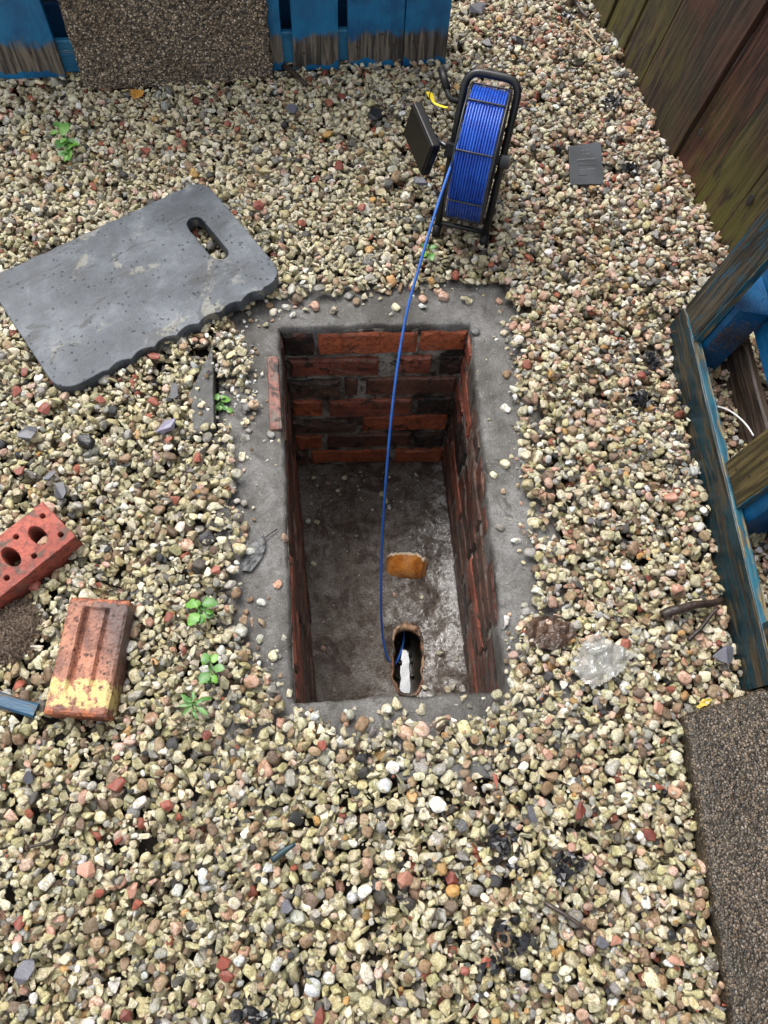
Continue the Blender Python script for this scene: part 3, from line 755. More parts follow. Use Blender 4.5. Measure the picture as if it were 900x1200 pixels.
# ------------------------------------------------------------------ pallet leaning on the fence at the right
RP = {}
def build_right_pallet():
    A, B = G(776, 392, -.008), G(868, 812, -.008); u = (B - A); Lu = u.length; u.normalize()
    w = Vector((-u.y, u.x, 0)); w = w if w.x > 0 else -w
    lean = R_(7.5); v = UP * math.cos(lean) + w * math.sin(lean); n = w * math.cos(lean) - UP * math.sin(lean)   # n: away from the viewer
    RP.update(A=A, B=B, w=w)
    teal = m_wood('teal_worn_board', (.004, .015, .021, 1), (.009, .032, .042, 1), .50, (.010, .008, .006, 1), (.060, .047, .027, 1), rough=.42)
    teal2 = m_wood('teal_grey_board', (.008, .028, .037, 1), (.009, .050, .085, 1), .40, (.012, .010, .007, 1), (.060, .050, .034, 1), rough=.45)
    blue = m_wood('blue_block', (.003, .050, .14, 1), (.005, .10, .24, 1), .97, (.02, .02, .02, 1), (.06, .05, .05, 1), rough=.45)
    edge = m_wood('light_blue_edge', (.010, .055, .090, 1), (.020, .105, .15, 1), .52, (.07, .055, .028, 1), (.22, .17, .085, 1), rough=.45)
    rot = m_wood('rotten_dark_board', None, None, .5, (.022, .013, .009, 1), (.085, .058, .042, 1), rough=.4)
    olive = m_wood('olive_board', None, None, .5, (.050, .038, .012, 1), (.105, .078, .030, 1), moss=.0, rough=.5)
    root = thing('leaning_pallet', 'teal blue worn pallet on its edge leaning towards the fence at right', 'pallet', Matrix.Translation(A))
    bw, th = .098, .021
    board('bottom_board', A, u * Lu, v * bw, n * th, teal, root, 26, .0035, 'dark teal split bottom board of the pallet', rnd=.003)
    # lighter painted upper edge, a strip of thick paint let on to the board
    board('painted_edge', A + v * (bw + .0005) + u * .02, u * (Lu - .03), v * .0035, n * (th - .002), edge, root, 26, .001, rnd=.001)
    def runner(s, name, mat, emat, length, wd=.10, dn=0.0):
        O = A + u * s + v * (bw + .0055) + n * dn
        board(name, O, v * length, u * wd, n * th, mat, root, 26, .003)
        board('painted_edge', O + u * (wd + .0004), v * length, u * .003, n * (th - .002), emat, root, 20, .0008, rnd=.001)
    runner(.0, 'upright_runner', teal2, edge, .95, .095)
    runner(.40, 'upright_runner', olive, edge, .95, .10, .004)
    runner(.735, 'upright_runner', teal2, edge, .95, .095)
    # blocks between the two faces
    for s, e in ((.0, .0), (.42, 0), (.735, 0)):
        for hgt in (.010, .43, .84):
            board('block', A + u * s + n * (th + .001) + v * hgt, v * (.21 if hgt < .1 else .11), u * .108, n * .085, blue, root, 6, .002, rnd=.008)
    # far face: boards running along u
    for hgt, m in ((.0, rot), (.15, blue), (.32, blue), (.49, rot), (.66, teal), (.83, rot)):
        board('deck_board', A + n * (th + .088) + v * hgt, u * Lu, v * .12, n * .02, m, root, 20, .004, rnd=.004)
    for s, hgt in ((.02, .04), (.05, .07), (.03, .02), (.43, .13), (.46, .16), (.45, .20)):
        nail(root, A + u * s + v * hgt - n * (th + .001 if s < .1 else -.004), -n, M_RUST, .003)
    # bristly dirt caught on the blue block
    t = NT('dry_grass_dirt'); hair = t.done(t.ramp(t.noise(t.coord('Object'), 300, 2), [(.3, (.03, .018, .012, 1)), (.7, (.20, .13, .085, 1))]), .8)
    V, Fc = [], []
    for k in range(900):
        c = A + u * (.109 + random.uniform(0, .003)) + n * random.uniform(th + .008, th + .08) + v * random.triangular(.08, .20, .14)
        dr = Vector((random.uniform(-1, 1), random.uniform(-1, 1), random.uniform(.0, .5))).normalized() * random.uniform(.004, .011); sd_ = dr.cross(UP).normalized() * .0005
        i = len(V); V += [c - sd_, c + sd_, c + dr]; Fc.append((i, i + 1, i + 2))
    mesh_obj('caught_dirt', V, Fc, hair, root, Matrix.Identity(4))
build_right_pallet()

# ------------------------------------------------------------------ kneeling pad
PAD = {}
def build_pad():
    zt = .050; c0, c1, c2 = G(241, 208, zt), G(331, 328, zt), G(70, 462, zt)
    X = (c1 - c2); Lx = X.length + .010; X.normalize(); Y = Vector((-X.y, X.x, 0)); Wy = (c0 - c1).length * .985
    o0 = c2.copy(); o0.z = .018
    r = .048; P = []
    def arc(cx_, cy_, a0, a1):
        for k in range(9):
            a = R_(a0 + (a1 - a0) * k / 8); P.append((cx_ + r * math.cos(a), cy_ + r * math.sin(a)))
    arc(r, r, 180, 270)
    n = 120
    for k in range(1, n):
        x = r + (Lx - 2 * r) * k / n; f = min(1, max(0, (x - .09) / .03)) * min(1, (Lx - r - x) / .02)
        P.append((x, -.0 + f * (.0095 * abs(math.sin(math.pi * x / .055)) - .005)))
    arc(Lx - r, r, 270, 360); arc(Lx - r, Wy - r, 0, 90)
    for k in range(1, n):
        x = Lx - r - (Lx - 2 * r) * k / n
        P.append((x, Wy - .0035 * abs(math.sin(math.pi * x / .06))))
    arc(r, Wy - r, 90, 180)
    H = []; hx, hy, hl, hw = Lx - .088, Wy * .535, .150, .0195                # carrying slot
    for k in range(13): a = math.pi * k / 12; H.append((hx + hw * math.cos(a), hy + hl / 2 - hw + hw * math.sin(a)))
    for k in range(1, 14): y = hy + (hl / 2 - hw) - (hl - 2 * hw) * k / 14; H.append((hx - hw - .0025 * abs(math.sin(math.pi * 3 * k / 14)), y))
    for k in range(13): a = math.pi + math.pi * k / 12; H.append((hx + hw * math.cos(a), hy - hl / 2 + hw + hw * math.sin(a)))
    for k in range(1, 14): y = hy - (hl / 2 - hw) + (hl - 2 * hw) * k / 14; H.append((hx + hw, y))
    bm = extrude_outline([P, H], .032, .0025, 2)
    t = NT('grey_foam'); v = t.coord('Object', rnd=False)
    n1 = t.noise(v, 6, 5, .6, .4); n2 = t.noise(v, 25, 6, .7); n3 = t.noise(v, 420, 3, .6)
    c = t.ramp(t.math('ADD', t.math('MULTIPLY', n1, .62), t.math('MULTIPLY', n2, .38)), [(.40, (.027, .034, .045, 1)), (.5, (.060, .072, .088, 1)), (.60, (.116, .131, .150, 1))])
    c = t.mix(t.math('MULTIPLY', t.step(t.noise(v, 8, 5, .7, .8), .56, .63), .7), c, (.030, .033, .038, 1))
    ys = t.math('MULTIPLY', t.step(t.noise(v, 7.5, 4, .6, 1.2), .56, .63), t.step(n2, .44, .54)); c = t.mix(t.math('MULTIPLY', ys, .38), c, (.34, .32, .24, 1))
    mp_ = t.node('ShaderNodeMapping', None, Vector=v, Rotation=(0, 0, .5), Scale=(3.2, 11, 1)).outputs[0]; sm = t.step(t.noise(mp_, 2.0, 4, .6, .8), .58, .66); c = t.mix(t.math('MULTIPLY', sm, .8), c, (.022, .024, .028, 1))
    sc_ = t.step(t.noise(t.node('ShaderNodeMapping', None, Vector=v, Rotation=(0, 0, -.7), Scale=(5, 60, 1)).outputs[0], 2.5, 3, .6, .5), .60, .66); c = t.mix(t.math('MULTIPLY', sc_, .12), c, (.26, .27, .27, 1))
    pt_ = t.math('MULTIPLY', t.step(t.voro(v, 70), .24, .14), t.step(t.noise(v, 30, 2), .47, .55)); c = t.mix(t.math('MULTIPLY', pt_, .85), c, (.018, .02, .024, 1))
    c = t.mix(t.math('MULTIPLY', t.step(n3, .5, .7), .35), c, t.mix(1.0, c, (.55, .55, .55, 1), 'MULTIPLY'))
    tex = t.node('ShaderNodeTexChecker', None, Vector=t.coord('Object', (1, 1, .02), False), Scale=380.0).outputs['Fac']
    hgt = t.math('SUBTRACT', t.math('ADD', t.math('ADD', t.math('MULTIPLY', tex, .25), n3), n2), t.math('MULTIPLY', pt_, 2.0))
    m = t.done(c, t.math('ADD', t.math('MULTIPLY', n2, .3), .35), t.bump(hgt, .5, .0015), .45)
    M = frame(o0, X, Y); M = M @ Matrix.Rotation(R_(-.7), 4, 'Y')
    o = bm_obj('kneeling_pad', bm, m, None, M)
    tag(o, 'stained grey foam kneeling pad with hand slot and scalloped edge', 'kneeling pad')
    PAD['poly'] = [(o0 + X * x + Y * y) for x, y in [(0.01, 0.01), (Lx - .01, 0.01), (Lx - .01, Wy - .01), (.01, Wy - .01)]]
    PAD['slot'] = [(o0 + X * (hx + a) + Y * (hy + b)) for a, b in [(-.03, -.07), (.03, -.07), (.03, .07), (-.03, .07)]]
build_pad()

# ------------------------------------------------------------------ loose bricks
BRICKS = {}
def build_loose_bricks():
    # perforated red brick at the left edge
    zt = .066; a, b, c = G(38, 579, zt), G(89, 628, zt), G(0, 700, zt)
    X = (b - c).normalized(); Y = Vector((-X.y, X.x, 0)); L, W, H = .215, .103, .065
    o0 = b - X * L; o0.z = zt - H
    P = [(x, y) for x, y in [(0, 0), (L, 0), (L, W), (0, W)]]; loops = []
    edge = []
    for i in range(4):
        p, q = P[i], P[(i + 1) % 4]
        for k in range(14):
            f = k / 14; edge.append((p[0] + (q[0] - p[0]) * f + random.uniform(-.0007, .0007), p[1] + (q[1] - p[1]) * f + random.uniform(-.0007, .0007)))
    loops.append(edge)
    def ell(cx_, cy_, ra, rb, n=22): loops.append([(cx_ + ra * math.cos(2 * math.pi * k / n), cy_ + rb * math.sin(2 * math.pi * k / n)) for k in range(n)])
    for k in range(3): ell(L - .048 - k * .060, W * .5, .0135, .024)
    for k in range(4): ell(L - .018 - k * .060, W * .76, .0052, .0058, 12); ell(L - .018 - k * .060, W * .22, .0052, .0058, 12)
    bm = extrude_outline(loops, H, .0016, 1)
    m = m_brick('fresh_red_brick', (.36, .078, .050, 1), (.26, .056, .038, 1), .32, .6, dark=(.07, .045, .032, 1), smear=.35)
    o = bm_obj('perforated_brick', bm, m, None, frame(o0, X, Y)); tag(o, 'bright red perforated brick with oval holes lying at the left edge', 'brick')
    BRICKS['perf'] = [o0 + X * x + Y * y for x, y in P]
    hole = o0 + X * (L - .048) + Y * (W * .47)
    BRICKS['hole'] = hole
    # frogged brick with yellow paint
    zt = .070; a, b, c, d = G(85, 697, zt), G(150, 704, zt), G(128, 842, zt), G(44, 836, zt)
    Y = ((a + b) / 2 - (c + d) / 2); L = Y.length * .985; Y.normalize(); X = Vector((Y.y, -Y.x, 0)); W = .107; H = .066
    ctr = (a + b + c + d) / 4
    nx, ny = 44, 88; bm = bmesh.new()
    def hgt(x, y):
        e = min(W / 2 - abs(x), L / 2 - abs(y)); z = 0
        fx = abs(x + .001); side = .0245
        gy = max(0, min(1, (L / 2 - .017 - y) / .005)) * max(0, min(1, (y + L / 2 - .034) / .03))
        z -= .0135 * gy * max(0, min(1, (side - fx) / .0045)) - .0080 * gy * max(0, min(1, (.0175 - fx) / .0045))
        z += mnoise.noise(Vector((x * 60, y * 60, 1))) * .0014 + mnoise.noise(Vector((x * 220, y * 220, 1))) * .0008
        rg = .005 + .004 * mnoise.noise(Vector((x * 40, y * 40, 4)))
        if e < rg: z -= (rg - e) * .8
        if y > L / 2 - .014: z -= .006 * max(0, mnoise.noise(Vector((x * 55, 0, 8))) + .25) * (y - L / 2 + .014) / .014
        return z
    top = [[bm.verts.new((-W / 2 + W * i / nx, -L / 2 + L * j / ny, hgt(-W / 2 + W * i / nx, -L / 2 + L * j / ny))) for i in range(nx + 1)] for j in range(ny + 1)]
    for j in range(ny):
        for i in range(nx): bm.faces.new((top[j][i], top[j][i + 1], top[j + 1][i + 1], top[j + 1][i]))
    loop = [top[0][i] for i in range(nx)] + [top[j][nx] for j in range(ny)] + [top[ny][i] for i in range(nx, 0, -1)] + [top[j][0] for j in range(ny, 0, -1)]
    prev = loop
    for k in range(1, 7):
        cur = [bm.verts.new((v.co.x + mnoise.noise(Vector((v.co.x * 40, v.co.y * 40, k * .6))) * .0016, v.co.y + mnoise.noise(Vector((v.co.x * 40, v.co.y * 40, k * .6 + 9))) * .0016, -H * k / 6)) for v in loop]
        for p in range(len(loop)): q = (p + 1) % len(loop); bm.faces.new((prev[p], cur[p], cur[q], prev[q]))
        prev = cur
    bm.faces.new(prev)
    t = NT('old_frogged_brick'); v = t.coord('Object', rnd=False); s = t.node('ShaderNodeSeparateXYZ', None, Vector=v).outputs
    n1 = t.noise(v, 16, 5, .65); n2 = t.noise(v, 130, 5, .65); n3 = t.noise(v, 45, 5, .7, .5)
    col = t.ramp(n1, [(.36, (.13, .060, .045, 1)), (.48, (.30, .135, .090, 1)), (.62, (.44, .20, .125, 1))])
    gr = t.step(t.math('ADD', t.math('ADD', s[0], t.math('MULTIPLY', s[1], .55)), t.math('MULTIPLY', t.math('SUBTRACT', n1, .5), .09)), .015, .07)
    col = t.mix(t.math('MULTIPLY', gr, .9), col, (.105, .085, .082, 1))                              # burnt grey corner
    yb = t.math('MULTIPLY', t.step(t.math('ADD', s[1], t.math('MULTIPLY', t.math('SUBTRACT', n3, .5), .035)), -.092, -.086), t.step(t.math('ADD', s[1], t.math('MULTIPLY', t.math('SUBTRACT', n3, .5), .03)), -.040, -.046))
    yb = t.math('MULTIPLY', yb, t.step(n3, .30, .40))
    col = t.mix(t.math('MULTIPLY', t.step(n2, .50, .60), .8), col, (.10, .040, .026, 1))
    col = t.mix(t.math('MULTIPLY', t.math('MULTIPLY', t.step(t.voro(v, 85), .34, .16), t.step(t.noise(v, 38, 3), .46, .56)), .85), col, (.035, .018, .013, 1))
    col = t.mix(t.math('MULTIPLY', t.math('MULTIPLY', yb, t.step(t.noise(v, 70, 4, .6), .60, .50)), .85), col, (.58, .46, .19, 1))
    rd = t.step(t.math('ADD', t.math('ABSOLUTE', s[1]), t.math('MULTIPLY', t.math('SUBTRACT', n3, .5), .03)), .092, .102)
    col = t.mix(t.math('MULTIPLY', rd, .8), col, t.mix(t.step(n3, .42, .58), (.10, .028, .018, 1), (.45, .14, .055, 1)))
    m = t.done(col, t.math('ADD', t.math('MULTIPLY', n1, .3), .42), t.bump(t.math('ADD', n2, n3), .8, .003), .4)
    M = frame(ctr, X, Y) @ Matrix.Rotation(R_(1.5), 4, 'X')
    o = bm_obj('frogged_brick', bm, m, None, M); tag(o, 'old grooved brick with a yellow paint band below the perforated brick', 'brick')
    BRICKS['frog'] = [ctr + X * x + Y * y for x, y in [(-W / 2, -L / 2), (W / 2, -L / 2), (W / 2, L / 2), (-W / 2, L / 2)]]
build_loose_bricks()

# ------------------------------------------------------------------ drain camera reel
REEL = {}
def build_reel():
    fl, fr = G(511, 274, .026), G(566, 286, .026); fc = (fl + fr) / 2
    ax = (fr - fl).normalized(); wdt = (fr - fl).length; fy = Vector((-ax.y, ax.x, 0)); th = R_(63); lv = fy * math.cos(th) + UP * math.sin(th); LN = .352
    nv = ax.cross(lv)
    blk = m_plain('black_powder_coat', (.012, .013, .014, 1), .38, 400, .15, .3); plast = m_plain('black_plastic', (.009, .009, .010, 1), .45, 600, .1, .2, spec=.3)
    t = NT('blue_cable_sheath'); v = t.coord('Object', rnd=False)
    cab = t.done(t.mix(t.step(t.noise(v, 30, 4), .35, .65), (.007, .050, .34, 1), (.012, .080, .44, 1)), .36, t.bump(t.noise(v, 400, 3), .1, .0005), .5)
    wire = m_plain('dark_wire', (.05, .05, .055, 1), .35, 200, .1, .2, metal=.6)
    root = thing('camera_reel', 'drain camera reel of blue cable in a black tube frame with monitor', 'cable reel', Matrix.Translation(fc))
    # tube frame: a rounded loop, open foot ends
    hw = wdt / 2; P = [fc - ax * hw + lv * 0, fc - ax * hw + lv * LN, fc + ax * hw + lv * LN, fc + ax * hw + lv * 0]
    bm = bmesh.new(); tube(bm, round_path(P, .035, 8), .0085, 12); tube(bm, [fc - ax * hw + lv * .028, fc + ax * hw + lv * .028], .006, 10)
    frm = bm_obj('tube_frame', bm, blk, root, Matrix.Identity(4), True)
    bm = bmesh.new()                                     # rear stand
    Q = [fc - ax * hw + lv * .20, fc - ax * hw + fy * .27 + UP * -.005, fc + ax * hw + fy * .27 + UP * -.005, fc + ax * hw + lv * .20]
    tube(bm, round_path(Q, .03, 6), .0075, 10); bm_obj('rear_stand', bm, blk, root, Matrix.Identity(4), True)
    for s in (-1, 1):
        bm = bmesh.new(); tube(bm, [fc + ax * s * hw - lv * .006, fc + ax * s * hw + lv * .022], .0105, 12); bm_obj('rubber_foot', bm, plast, root, Matrix.Identity(4), True)
    # drum of wound cable
    C = fc + lv * .187 + UP * .004; C = C + nv * 0
    wd, ro, ri = .079, .134, .07; NT_ = 13; r = wd / NT_ / 2; prof = [(-wd / 2, ri)]
    for k in range(NT_):
        c = -wd / 2 + r * (2 * k + 1)
        for j in range(7):
            a = math.pi - math.pi * j / 6; prof.append((c + r * math.cos(a) * .98, ro + r * 1.5 * math.sin(a) - [0, .0006, 0, .0013, .0003, 0, .0009, .0002, .0015, 0, .0005, .0011, 0][k]))
    prof.append((wd / 2, ri)); Mw = frame(C, ax, UP); bm = bmesh.new(); seg = 110; rings = []
    for s in range(seg):
        a = 2 * math.pi * s / seg; rings.append([bm.verts.new((x, rr * math.cos(a), rr * math.sin(a))) for x, rr in prof])
    for s in range(seg):
        A, B = rings[s], rings[(s + 1) % seg]
        for k in range(len(prof) - 1): bm.faces.new((A[k], A[k + 1], B[k + 1], B[k]))
        bm.faces.new((A[-1], A[0], B[0], B[-1]))
    bm_obj('wound_cable', bm, cab, root, Mw, True, 'tight winding of bright blue cable')
    # wire basket
    bm = bmesh.new(); rb = ro + .0065
    for x in (-wd / 2 - .004, wd / 2 + .004):
        for rad in (rb, .06): tube(bm, [Mw @ Vector((x, rad * math.cos(a), rad * math.sin(a))) for a in [2 * math.pi * k / 64 for k in range(64)]], .0022, 6, closed=True)
    bm_obj('basket_hoop', bm, wire, root, Matrix.Identity(4), True)
    for k in range(8):
        a = 2 * math.pi * (k + .04) / 8 + .05; bm = bmesh.new(); cr, sr = math.cos(a), math.sin(a)
        pth = [Vector((-wd / 2 - .004, .06 * cr, .06 * sr)), Vector((-wd / 2 - .004, rb * cr, rb * sr)), Vector((wd / 2 + .004, rb * cr, rb * sr)), Vector((wd / 2 + .004, .06 * cr, .06 * sr))]
        tube(bm, [Mw @ q for q in round_path(pth, .008, 4)], .0021, 6); bm_obj('basket_wire', bm, wire, root, Matrix.Identity(4), True)
    bm = bmesh.new(); tube(bm, [C - ax * (hw + .004), C + ax * (hw + .004)], .011, 14); tube(bm, [C - ax * (wd / 2 + .008), C - ax * (wd / 2 - .004)], .062, 28); tube(bm, [C + ax * (wd / 2 - .004), C + ax * (wd / 2 + .008)], .062, 28)
    bm_obj('hub', bm, plast, root, Matrix.Identity(4))
    bm = bmesh.new(); tube(bm, [C + ax * (hw - .004), C + ax * (hw + .016)], .016, 18); bm_obj('axle_cap', bm, m_plain('grey_plastic_cap', (.06, .06, .065, 1), .4), root, Matrix.Identity(4))
    # folding crank lever, left
    bm = bmesh.new(); k0 = fc - ax * (hw + .006) + lv * .29
    e1 = k0 - ax * .022 + lv * .005; e2 = e1 + fy * .045 + UP * .02 - ax * .028
    tube(bm, catmull([k0, e1, e2], 6), .006, 10); tube(bm, [e1.lerp(e2, .3), e2 + (e2 - e1).normalized() * .012], .0085, 12)
    bm_obj('crank_lever', bm, plast, root, Matrix.Identity(4), True)
    # yellow tag on the lever
    yel = m_plain('yellow_tag', (.80, .62, .02, 1), .45, 80, .1, .1); V = []
    a, b, c = G(499, 108, .24), G(507, 121, .225), G(520, 127, .225); w = (G(508, 108, .24) - a) * .8
    pts = catmull([a, b, c], 5); Vv = []; Fc = []
    for i, p in enumerate(pts):
        ww = w * (.75 + .25 * math.sin(i)); Vv += [p, p + ww, p + ww + UP * .0012, p + UP * .0012]
    for i in range(len(pts) - 1):
        for k in range(4): Fc.append((i * 4 + k, i * 4 + (k + 1) % 4, i * 4 + 4 + (k + 1) % 4, i * 4 + 4 + k))
    Fc += [(3, 2, 1, 0), tuple(len(Vv) - 4 + k for k in range(4))]
    mesh_obj('yellow_tag', Vv, Fc, yel, root, Matrix.Identity(4), False, 'bright yellow strip tied to the lever')
    bm = bmesh.new(); tube(bm, catmull([G(513, 128, .225) + UP * 0, G(503, 112, .242), e2], 5), .0012, 6); bm_obj('tag_tie', bm, wire, root, Matrix.Identity(4), True)
    # monitor
    mc = Vector((-.0176, 1.4946, .2)); mx = Vector((.42, -.90, -.13)); my = Vector((.2, -.06, .98)); MM = frame(mc, mx, my)
    bm = bmesh.new(); box(bm, (0, 0, -.011), (.130, .088, .022)); bevel_all(bm, .004, 2); mon = bm_obj('monitor', bm, plast, root, MM)
    t = NT('screen_glass'); scr = t.done((.010, .009, .008, 1), .3, None, .25)
    bm = bmesh.new(); box(bm, (0, 0, .0012), (.122, .080, .0016)); bevel_all(bm, .0005, 1); bm_obj('screen', bm, scr, mon, MM)
    bm = bmesh.new(); box(bm, (.068, .01, -.010), (.004, .03, .006)); bm_obj('button', bm, blk, mon, MM)
    # ball-joint mount
    nb = MM.to_3x3().col[2]; p0 = mc - nb * .022; p1 = fc - ax * hw + lv * .19
    bm = bmesh.new(); tube(bm, [p0, p0 - nb * .010, p0 - nb * .016], [.012, .011, .006], 14); r_ = bmesh.ops.create_icosphere(bm, subdivisions=2, radius=.010); bmesh.ops.translate(bm, verts=r_['verts'], vec=p0 - nb * .022)
    tube(bm, [p0 - nb * .022, p1], .006, 10); 
    bm_obj('ball_mount', bm, m_plain('dark_steel', (.10, .10, .11, 1), .3, 200, .1, .2, metal=.8), root, Matrix.Identity(4), True)
    bm = bmesh.new(); box(bm, p1 + lv * .005, (.030, .030, .055), frame(p1, ax, lv).to_3x3()); bevel_all(bm, .003, 2); bm_obj('clamp', bm, plast, root, Matrix.Identity(4))
    # the length paid out into the drain
    cp = [C - ax * (wd / 2 - .004) + lv * .05 + nv * (ro - .012)]
    cp = [G(549, 135, .30), G(543, 153, .292), G(530, 190, .262), G(512, 243, .216), G(492, 310, .155), G(476, 370, .088), G(463, 450, -.015), G(454, 540, -.17), G(448, 630, -.36), G(446.5, 700, -.51), G(448, 740, -.60), G(452, 764, -.648), G(457, 776, -.675), G(463, 778, -.700), G(469, 766, -.718), G(473, 750, -.728)]
    e = cp[-1]; dv = Vector((-.08, 1, 0)).normalized(); cp += [e + dv * .06 + UP * -.004, e + dv * .20 + UP * -.004]
    bm = bmesh.new(); tube(bm, catmull(cp, 10), .0032, 10); cab2 = m_plain('blue_cable_sky_sheen', (.022, .105, .40, 1), .38, 200, .1, .15)  # same cable as the winding, made paler: sky reflection put into the colour
    bm_obj('paid_out_cable', bm, cab2, root, Matrix.Identity(4), True, 'single blue cable running from the reel into the pipe hole')
    REEL['feet'] = (fl, fr)
build_reel()

# ------------------------------------------------------------------ gravel: stones dropped one after another on a height map
RES = .003; X0, X1, Y0, Y1 = -1.95, 1.32, -1.0, 2.62
NX, NY = int((X1 - X0) / RES), int((Y1 - Y0) / RES)
gx = X0 + (np.arange(NX) + .5) * RES; gy = Y0 + (np.arange(NY) + .5) * RES; GXX, GYY = np.meshgrid(gx, gy)
Hm = (np.full((NY, NX), -.030) + .004 * np.sin(GXX * 7 + 1) * np.cos(GYY * 6)).astype(np.float32)
def pxpoly(L, z=0.0): return [G(x, y, z) for x, y in L]
OPEN = pxpoly([(306, 352), (345, 346), (400, 346), (480, 338), (560, 330), (596, 345), (600, 400), (606, 470), (613, 540), (622, 600), (628, 660), (630, 715), (612, 745), (600, 770), (600, 806), (592, 830), (545, 850), (480, 852), (420, 858), (372, 850), (338, 832), (318, 812), (306, 788), (288, 772), (270, 738), (268, 690), (281, 655), (278, 600), (268, 560), (274, 500), (290, 440), (280, 400), (258, 375)])
outer = []
for i, p in enumerate(RIM): outer.append(p + (p - pit_c).normalized() * .19)
cop_mask = in_poly(GXX, GYY, outer); Hm[cop_mask] = 0.0
pit_mask = in_poly(GXX, GYY, [p + (p - pit_c).normalized() * .004 for p in RIM])
open_mask = in_poly(GXX, GYY, OPEN)
cap = np.full((NY, NX), .034, np.float32)
cap += (.008 * np.sin(GXX * 5.1 + 2) * np.sin(GYY * 4.3)).astype(np.float32)
def capin(poly, z, grow=0.0):
    c = sum(poly, Vector()) / len(poly); P = [p + (p - c).normalized() * grow for p in poly]
    m = in_poly(GXX, GYY, P); cap[m] = np.minimum(cap[m], z)
capin(PAD['poly'], .016); capin(BRICKS['perf'], .004, -.004); capin(BRICKS['frog'], .004, -.004)
sl0, sl1 = G(101, 109, .005), G(321, 96, .005); bk = Vector((-.26, .96, 0)); capin([sl0, sl1, sl1 + bk * .04, sl0 + bk * .04], -.004)
a_, b_ = G(803, 838, .045), G(852, 1200, .045); y_ = (a_ - b_).normalized(); y_ = Matrix.Rotation(R_(1.2), 3, 'Z') @ y_; x_ = Vector((y_.y, -y_.x, 0)); capin([a_, a_ + x_ * .6 + y_ * .18, a_ + x_ * .6 - y_ * .6, a_ - y_ * .6], -.002)
capin(pxpoly([(662, 165), (708, 163), (711, 220), (665, 221)]), .022)
capin([RP['A'], RP['B'], RP['B'] + RP['w'] * .022, RP['A'] + RP['w'] * .022], -.012)
fence_line = [G(690, 3, .018), G(836, 277, .018)]; fd = (fence_line[1] - fence_line[0]).normalized()
beyond = ((GXX - fence_line[0].x) * fd.y - (GYY - fence_line[0].y) * fd.x) < -.018
if beyond[int((1.5 - Y0) / RES), int((0 - X0) / RES)]: beyond = ~beyond
cap[beyond] = -1; cap[pit_mask] = -1
part_mask = np.zeros((NY, NX), bool)
for pl, zz in (([(228, 455), (249, 404), (251, 500), (232, 503)], .033), ([(470, 908), (520, 901), (574, 892), (572, 908), (520, 909)], .028)):
    mk = in_poly(GXX, GYY, pxpoly(pl, zz)); Hm[mk] = zz - .002; part_mask |= mk; cap[mk] = .06
# soil hollow shown beside the roof tile, and other thin places where earth comes through
thin = [(G(720, 208), .045), (G(655, 560), .06), (G(262, 470), .07), (G(380, 330), .05), (G(230, 880), .045), (G(592, 1000), .05), (G(575, 330), .05), (G(645, 500), .05)]

PAL = {  # base colours (linear) by family
 'cream': [(.63, .57, .42), (.57, .51, .36), (.67, .62, .49), (.52, .47, .33), (.60, .555, .43)],
 'olive': [(.48, .43, .25), (.42, .38, .22), (.53, .48, .30), (.37, .345, .22)],
 'grey':  [(.36, .35, .32), (.28, .27, .25), (.44, .43, .40), (.20, .19, .18)],
 'white': [(.72, .71, .68), (.66, .67, .67), (.74, .71, .66)],
 'pink':  [(.54, .35, .275), (.60, .42, .35), (.46, .27, .20)],
 'brown': [(.24, .16, .10), (.30, .205, .13), (.17, .12, .085), (.35, .25, .16)],
 'dark':  [(.06, .055, .05), (.09, .08, .07), (.045, .045, .05)],
 'red':   [(.32, .09, .055), (.26, .075, .045)],
 'amber': [(.44, .26, .09), (.50, .30, .13)],
}
def family(x, y):
    """the mix changes over the yard: cream crushed stone left and near, rounder brown and pink pebbles right and far"""
    r = max(0, min(1, (x - .02) / .45 + .45 * mnoise.noise(Vector((x * 2.2, y * 2.2, 4)))))
    r *= max(.35, min(1, (y + .2) / 1.2)); far = max(0, min(1, (y - .9) / .8))
    lo = max(0, min(1, (.35 - y) / .5))
    w = dict(cream=(.50 + .20 * far * (1 - r)) * (1 - .35 * r) * (1 - .4 * lo), olive=.25 * (1 - .7 * far) * (1 - .3 * r) + .14 * lo, grey=.085 + .06 * r, white=.028 + .035 * r, pink=.022 + .10 * r + .010 * lo + .010 * far, brown=.070 + .12 * r + .015 * lo, dark=.022 + .02 * r, red=.009 + .008 * r + .010 * far, amber=.007 + .010 * r)
    k = list(w); p = np.array([w[i] for i in k]); return k[rng.choice(len(k), p=p / p.sum())], r

